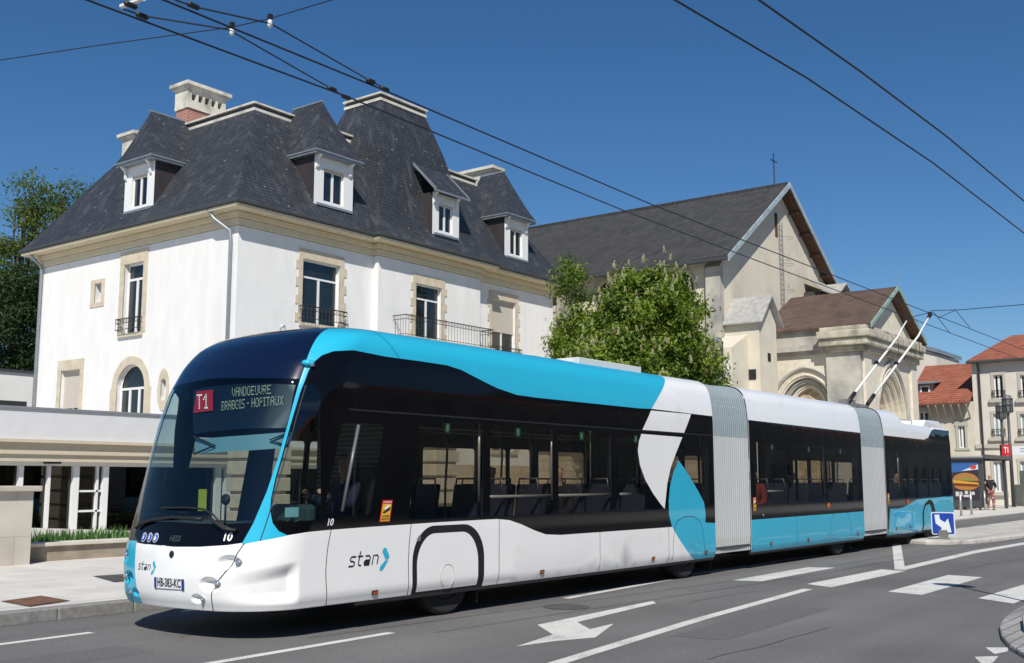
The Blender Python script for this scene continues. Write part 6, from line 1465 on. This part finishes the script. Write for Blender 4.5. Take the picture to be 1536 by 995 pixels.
# =================================================================== TREES
LG = [leafmat('leaf green %d' % i, c) for i, c in enumerate(((.095, .155, .016), (.15, .22, .022), (.055, .10, .012), (.21, .28, .035)))]
LD = [leafmat('dark leaf %d' % i, c) for i, c in enumerate(((.025, .050, .014), (.040, .070, .018), (.015, .034, .010)))]
LO = [leafmat('olive leaf %d' % i, c) for i, c in enumerate(((.09, .135, .024), (.065, .11, .022), (.13, .165, .03)))]
BARK = mat('bark', (.07, .055, .04), .9, var=.3, vscale=8, bump=.6); BLOS = mat('cream blossom', (.50, .48, .26), .7)
def tree(name, lab, base, crowns, nclump, nleaf, lsize, mats, seed, trunk_r=.22, trunk_top=None, limbs=10, blossom=0, group=None, spread=.42, droop=.25):
    """crowns: list of (centre, radii)"""
    r = random.Random(seed); base = Vector(base); t = thing(name, lab, 'tree', tuple(base), group)
    cl = []
    tot = sum(c[1][0] * c[1][1] * c[1][2] for c in crowns)
    for (c, rad) in crowns:
        for _ in range(int(nclump * rad[0] * rad[1] * rad[2] / tot) + 1):
            d = Vector((r.gauss(0, 1), r.gauss(0, 1), r.gauss(0, 1))).normalized(); k = (.35 + .65 * r.random() ** .35) * (1 + .22 * sin(d.x * 4.1 + seed) * cos(d.z * 3.7 + d.y * 2.9))
            if r.random() < .12: k *= 1.12
            cl.append((Vector(c) + Vector((d.x * rad[0], d.y * rad[1], d.z * rad[2])) * k, d, k))
    mb = MB(); cents = [Vector(c[0]) for c in crowns]; top = Vector(cents[0]) if trunk_top is None else Vector(trunk_top)
    mb.tube([base, base.lerp(top, .35) + Vector((.08, -.05, 0)), base.lerp(top, .7), top], [trunk_r * 1.25, trunk_r, trunk_r * .7, trunk_r * .35], 10); mb.build('trunk', BARK, t, smooth=True)
    for k in range(limbs):
        c = r.choice(cl)[0]; s = base.lerp(top, r.uniform(.35, .95)); m = s.lerp(c, .5) + Vector((r.uniform(-.3, .3), r.uniform(-.3, .3), .3)); mb = MB(); mb.tube([s, m, c], [trunk_r * .42, trunk_r * .25, trunk_r * .08], 6); mb.build('limb', BARK, t, smooth=True)
    mb = MB()
    V = []; F = []; MI = []
    for m in mats: mb.use(m)
    for (c, d, k) in cl:
        base_m = r.randrange(len(mats)); sp = spread * r.uniform(.75, 1.25)
        for _ in range(nleaf):
            o = Vector((r.gauss(0, sp), r.gauss(0, sp), r.gauss(0, sp * .75))); p = c + o
            n = (o.normalized() * .8 + Vector((r.uniform(-1, 1), r.uniform(-1, 1), r.uniform(-.2, 1.2)))).normalized()
            a = n.cross(Vector((r.uniform(-1, 1), r.uniform(-1, 1), r.uniform(-1, 1)))); 
            if a.length < .01: continue
            a.normalize(); b = n.cross(a); l = lsize * r.uniform(.7, 1.3); w = l * .42; i0 = len(V)
            V += [p - a * l * .5, p + b * w * .5 - n * droop * l * .2, p + a * l * .5 - n * droop * l, p - b * w * .5 - n * droop * l * .2]; F.append((i0, i0+1, i0+2, i0+3)); MI.append(base_m if r.random() < .6 else r.randrange(len(mats)))
    mb.v = V; mb.f = F; mb.m = MI; mb.build('crown', None, t)
    if blossom:
        mb = MB(); outer = [x for x in cl if x[2] > .8]
        for _ in range(blossom):
            c, d, k = r.choice(outer); p = c + d * r.uniform(.15, .5) + Vector((r.uniform(-.4, .4), r.uniform(-.4, .4), r.uniform(-.2, .45))); h = r.uniform(.16, .26); tl = Vector((r.uniform(-.25, .25), r.uniform(-.25, .25), 1)).normalized()
            for j in range(14):
                f_ = j / 14; a = j * 2.4; rr = .05 * (1 - f_ * .8) ; q = p + tl * h * f_ + Vector((cos(a) * rr, sin(a) * rr, 0)); s = .022
                mb.add([q + Vector((-s, 0, 0)), q + Vector((0, -s, s)), q + Vector((s, 0, 0)), q + Vector((0, s, s))], [(0, 1, 2, 3)])
        tag(mb.build('blossom', BLOS, t), kind='stuff')
    return t
c = atY(966, 470, 19.0)
tree('chestnut_tree', 'leafy green chestnut tree with cream blossom candles between the bus and the church', (c.x, 19, .13),
     [((c.x + .2, 19.0, 6.6), (1.85, 1.9, 2.2)), ((c.x + 1.5, 18.8, 5.0), (1.65, 1.8, 1.5)), ((c.x - 1.1, 19.2, 5.2), (1.45, 1.6, 1.7)), ((c.x - .05, 19, 8.15), (.95, 1.0, 1.15))], 290, 230, .18, LG, 11, .2, (c.x, 19, 7.5), 14, 560, spread=.27)
c = atY(862, 480, 27.0)
tree('chestnut_tree', 'narrow chestnut tree with cream blossom right beside the mansion wall', (c.x + .3, 27, .13),
     [((c.x + .25, 27, 7.9), (.95, 1.2, 1.5)), ((c.x + .0, 27, 10.3), (.55, .7, 1.6)), ((c.x + .8, 27, 5.8), (1.4, 1.4, 2.0))], 130, 200, .18, LG, 5, .16, (c.x + .2, 27, 9.5), 8, 200, spread=.33)
def far_tree(name, lab, u, vt, vb, X, rx, mats, seed, nc=90, nl=60, ls=.3, parts=3):
    p = atX(u, 700, X); zt = atX(u, vt, X).z; zb = atX(u, vb, X).z; r = random.Random(seed); cr = []
    for k in range(parts): f_ = (k + .5) / parts; cr.append(((X + r.uniform(-.6, .6), p.y + r.uniform(-1, 1) * rx * .35, zb + (zt - zb) * f_), (rx * r.uniform(.7, 1) * (1 - .35 * f_), rx * r.uniform(.8, 1) * (1 - .3 * f_), (zt - zb) / parts * .75)))
    tree(name, lab, (X, p.y, 0), cr, nc, nl, ls, mats, seed, .3, (X, p.y, zb + (zt - zb) * .7), 16, 0, 'trees behind the mansion', spread=.5)
far_tree('locust_tree', 'airy green tree at the left edge, tallest beside the mansion', 12, 285, 470, 40, 2.4, LO, 21, 90, 110, .26, 4)
far_tree('locust_tree', 'airy tree rising just behind the left slope of the mansion roof', 92, 288, 470, 42, 2.6, LO, 22, 90, 110, .26, 4)
far_tree('dark_tree', 'dense dark green tree low at the left edge behind the mansion', 20, 425, 590, 36, 3.4, LD, 23, 170, 120, .26, 3)
far_tree('dark_tree', 'dark green tree partly hidden behind the left corner of the mansion', 75, 400, 560, 47, 3.2, LD, 24, 110, 90, .28, 2)
# =================================================================== PEOPLE
def skin(name, joints, edges, m, parent, sub=2):
    """joints {k: ((x, y, z), r)}"""
    ks = list(joints); me = bpy.data.meshes.new(name); me.from_pydata([joints[k][0] for k in ks], [(ks.index(a), ks.index(b)) for a, b in edges], [])
    o = bpy.data.objects.new(name, me); COL.objects.link(o)
    md = o.modifiers.new('skin', 'SKIN'); md.use_smooth_shade = True
    for i, k in enumerate(ks):
        sv = me.skin_vertices[0].data[i]; r = joints[k][1]; sv.radius = (r, r) if not isinstance(r, tuple) else r; sv.use_root = (i == 0)
    s = o.modifiers.new('sub', 'SUBSURF'); s.levels = sub; s.render_levels = sub
    bpy.context.view_layer.update(); dg = bpy.context.evaluated_depsgraph_get(); nm = bpy.data.meshes.new_from_object(o.evaluated_get(dg)); bpy.data.objects.remove(o)
    o = bpy.data.objects.new(name, nm); COL.objects.link(o); nm.materials.clear(); nm.materials.append(m); nm.polygons.foreach_set('use_smooth', [True] * len(nm.polygons)); o.parent = parent
    return o
SKINM = mat('skin', (.52, .30, .21), .5)
def person(lab, loc, rot, top, bottom, hair, seated=False, arms='down', walk=.18, short_hair=True, group=None, h=1.0):
    t = thing('person', lab, 'person', loc, group); t.rotation_euler = (0, 0, rot); t.scale = (h, h, h)
    # local frame: +X is forward, +Y is the person's left
    hz = .92 if not seated else .50
    J = {'pelvis': ((0, 0, hz), (.14, .11)), 'waist': ((0, 0, hz + .18), (.125, .095)), 'chest': ((.0, 0, hz + .38), (.16, .11)), 'neck0': ((0, 0, hz + .55), (.07, .06)), 'neck': ((.01, 0, hz + .62), .05), 'head0': ((.02, 0, hz + .68), (.072, .08)), 'head': ((.02, 0, hz + .76), (.078, .092)), 'crown': ((.01, 0, hz + .83), (.055, .065))}
    E_ = [('pelvis', 'waist'), ('waist', 'chest'), ('chest', 'neck0'), ('neck0', 'neck'), ('neck', 'head0'), ('head0', 'head'), ('head', 'crown')]
    legs = {}; arm = {}
    for s, n in ((1, 'L'), (-1, 'R')):
        f = walk * s
        if seated: hip, kn, an, toe = (0, .09 * s, hz), (.42, .12 * s, hz + .02), (.44, .12 * s, .10), (.60, .13 * s, .05)
        else: hip, kn, an, toe = (0, .09 * s, hz - .02), (.06 + f * .6, .095 * s, .48), (f, .09 * s, .09), (f + .16, .10 * s, .035)
        J['hip' + n] = (hip, .10); J['kn' + n] = (kn, .062); J['an' + n] = (an, .042); J['toe' + n] = (toe, .035)
        E_ += [('pelvis', 'hip' + n), ('hip' + n, 'kn' + n), ('kn' + n, 'an' + n), ('an' + n, 'toe' + n)]
        sh_ = (0, .19 * s, hz + .50)
        if arms == 'down': el, wr = (-.03 - f * .3, .25 * s, hz + .22), (.05 - f * .6, .25 * s, hz - .02)
        elif arms == 'lap': el, wr = (.05, .24 * s, hz + .22), (.30, .12 * s, hz + .14)
        elif arms == 'wheel': el, wr = (.18, .26 * s, hz + .28), (.42, .17 * s, hz + .40)
        else: el, wr = (-.02, .27 * s, hz + .25), (.16, .20 * s, hz + .16)
        J['sh' + n] = (sh_, .062); J['el' + n] = (el, .045); J['wr' + n] = (wr, .029)
        d = (Vector(wr) - Vector(el)).normalized(); pa = Vector(wr) + d * .07; J['pa' + n] = (tuple(pa), (.034, .02))
        E_ += [('chest', 'sh' + n), ('sh' + n, 'el' + n), ('el' + n, 'wr' + n), ('wr' + n, 'pa' + n)]
        side = Vector((1, 0, 0)) - d * d.x; side = side.normalized() if side.length > .1 else Vector((0, 1, 0)); bend = Vector((0, -s, 0))
        for q in range(4):
            b0 = pa + side * (.024 - .016 * q); ln = (.07, .08, .075, .06)[q]
            J['f%d%s' % (q, n)] = (tuple(b0 + d * ln * .5 + side * (.006 - .004 * q)), .009); J['g%d%s' % (q, n)] = (tuple(b0 + d * ln * .95 + bend * .02), .007); E_ += [('pa' + n, 'f%d%s' % (q, n)), ('f%d%s' % (q, n), 'g%d%s' % (q, n))]
        tb = Vector(wr) + d * .02 + side * .03; J['t' + n] = (tuple(tb), .010); J['u' + n] = (tuple(tb + d * .045 + side * .025), .009); E_ += [('wr' + n, 't' + n), ('t' + n, 'u' + n)]
    body = skin('body', J, E_, SKINM, t)
    # face
    hd = Vector(J['head'][0]); mb = MB()
    mb.use(SKINM).lathe([(.001, .03), (.012, 0), (.014, -.02), (.001, -.03)], 6, Matrix.Translation(hd + Vector((.085, 0, -.02))))
    for s in (1, -1): mb.lathe([(.001, .03), (.018, .015), (.02, -.01), (.001, -.03)], 6, Matrix.Translation(hd + Vector((-.0, .083 * s, -.01))))
    mb.use(DARKPL)
    for s in (1, -1): mb.lathe([(.001, .008), (.012, 0), (.001, -.008)], 6, Matrix.Translation(hd + Vector((.078, .03 * s, .005))))
    mb.use(mat('lips', (.35, .12, .10), .5)).box(hd + Vector((.07, -.02, -.062)), hd + Vector((.084, .02, -.054))); f_ = mb.build('face', None, None); f_.parent = t
    sk = {k: v for k, v in J.items()}
    def grow(ks, d): return {k: (J[k][0], tuple(x + d for x in J[k][1]) if isinstance(J[k][1], tuple) else J[k][1] + d) for k in ks}
    Jt = grow(['pelvis', 'waist', 'chest', 'neck0', 'shL', 'shR', 'elL', 'elR', 'wrL', 'wrR'], .028)
    skin('jacket', Jt, [('pelvis', 'waist'), ('waist', 'chest'), ('chest', 'neck0'), ('chest', 'shL'), ('chest', 'shR'), ('shL', 'elL'), ('shR', 'elR'), ('elL', 'wrL'), ('elR', 'wrR')], top, t)
    Jb = grow(['pelvis', 'hipL', 'hipR', 'knL', 'knR', 'anL', 'anR'], .022)
    skin('trousers', Jb, [('pelvis', 'hipL'), ('pelvis', 'hipR'), ('hipL', 'knL'), ('hipR', 'knR'), ('knL', 'anL'), ('knR', 'anR')], bottom, t)
    for n in 'LR': skin('shoe', {'a': (J['an' + n][0][:2] + (.05 + (0 if seated else 0),), .05), 'b': (J['toe' + n][0], .045)}, [('a', 'b')], DARKPL, t, 1)
    hb = {'a': (tuple(hd + Vector((-.03, 0, .055))), (.078, .088)), 'b': (tuple(hd + Vector((-.05, 0, -.02))), (.062, .08))}
    if not short_hair: hb['c'] = (tuple(hd + Vector((-.06, 0, -.13))), (.05, .08))
    skin('hair', hb, [('a', 'b')] + ([('b', 'c')] if not short_hair else []), hair, t, 2)
    return t
GREYH = mat('grey hair', (.16, .15, .14), .8); DKH = mat('dark hair', (.02, .015, .012), .7); BLKC = mat('black cloth', (.012, .012, .014), .85)
REDT = mat('dark red patterned cloth', (.22, .06, .055), .85, var=.7, vscale=9, col2=(.5, .42, .38), c2scale=14); BLUJ = mat('blue jeans', (.03, .05, .10), .85); WSH = mat('white shirt cloth', (.6, .6, .6), .85); BLUC = mat('blue jacket cloth', (.02, .035, .09), .85)
p = atZ(1487, 765, .13)
person('woman in black top and reddish patterned trousers walking on the platform by the shelter', (p.x, p.y, .13), pi + .5, BLKC, REDT, GREYH, arms='bent', short_hair=True)
p = atZ(1463, 761, .13); person('person in dark clothes and a white top standing behind the advert panel', (p.x, p.y, .13), pi - .2, WSH, BLKC, DKH, arms='down', walk=.08)
person('bus driver in a dark blue jacket seated behind the side window', (8.82, YN + .60, .46 + .07), pi, BLUC, BLKC, DKH, seated=True, arms='wheel')
for k, (x, y, jm, f_, lab) in enumerate(((12.77, YN + .36, BLKC, 1, 'passenger in black seated facing forward in the third bus window'), (11.77, YN + .80, BLKC, 1, 'passenger with dark hair in the second bus window, lower in view'), (16.2, YN + .80, BLUC, 0, 'passenger in a blue jacket behind the cyan drop shape'), (19.32, YN + .36, mat('red cloth', (.20, .03, .02), .8), 1, 'passenger with a red top in the middle bus module'), (22.2, YN + .80, WSH, 0, 'passenger in a white top near the second bellows'), (27.82, YN + .36, BLKC, 1, 'passenger in black in the rear bus module'))):
    person(lab, (x, y, .46), pi if f_ else 0, jm, BLUJ, DKH, seated=True, arms='lap', group=None)
# =================================================================== LIGHT, SKY, CAMERA
SUN_EL = 46.0; SUN_DIR = radians(38)     # heading of the travelling light, from +X towards +Y
w = bpy.data.worlds.new('World'); scene.world = w; w.use_nodes = True
nt = w.node_tree; bg = nt.nodes['Background']
sky = nt.nodes.new('ShaderNodeTexSky'); sky.sky_type = 'NISHITA'; sky.sun_disc = False
sky.sun_elevation = radians(SUN_EL)
sx, sy = -cos(SUN_DIR), -sin(SUN_DIR)      # towards the sun
sky.sun_rotation = math.atan2(sx, sy); sky.altitude = 600; sky.air_density = 1.0; sky.dust_density = .25; sky.ozone_density = 5.0
hs = nt.nodes.new('ShaderNodeHueSaturation'); hs.inputs['Saturation'].default_value = 1.20; nt.links.new(sky.outputs[0], hs.inputs['Color']); nt.links.new(hs.outputs[0], bg.inputs[0]); bg.inputs[1].default_value = .085
li = bpy.data.lights.new('sun', 'SUN'); li.energy = 5.0; li.angle = radians(.53); li.color = (1, .955, .875)
so = bpy.data.objects.new('sun', li); COL.objects.link(so)
d = Vector((cos(SUN_DIR) * cos(radians(SUN_EL)), sin(SUN_DIR) * cos(radians(SUN_EL)), -sin(radians(SUN_EL))))
so.rotation_euler = d.to_track_quat('-Z', 'Y').to_euler(); so.location = (0, 0, 60)
cd = bpy.data.cameras.new('camera'); cam = bpy.data.objects.new('camera', cd); COL.objects.link(cam)
cd.sensor_width = 36; cd.lens = 36 * FOC / 1536; cd.clip_end = 3000; cd.clip_start = .05
cam.matrix_world = Matrix((( RGT.x, UPV.x, -FWD.x, 0), (RGT.y, UPV.y, -FWD.y, 0), (RGT.z, UPV.z, -FWD.z, CH), (0, 0, 0, 1)))
scene.camera = cam
scene.view_settings.view_transform = 'Standard'; scene.view_settings.look = 'None'; scene.view_settings.gamma = 1
scene.view_settings.exposure = 0.06
scene.render.resolution_x = 1024; scene.render.resolution_y = 663
scene.cycles.max_bounces = 8; scene.cycles.transparent_max_bounces = 16
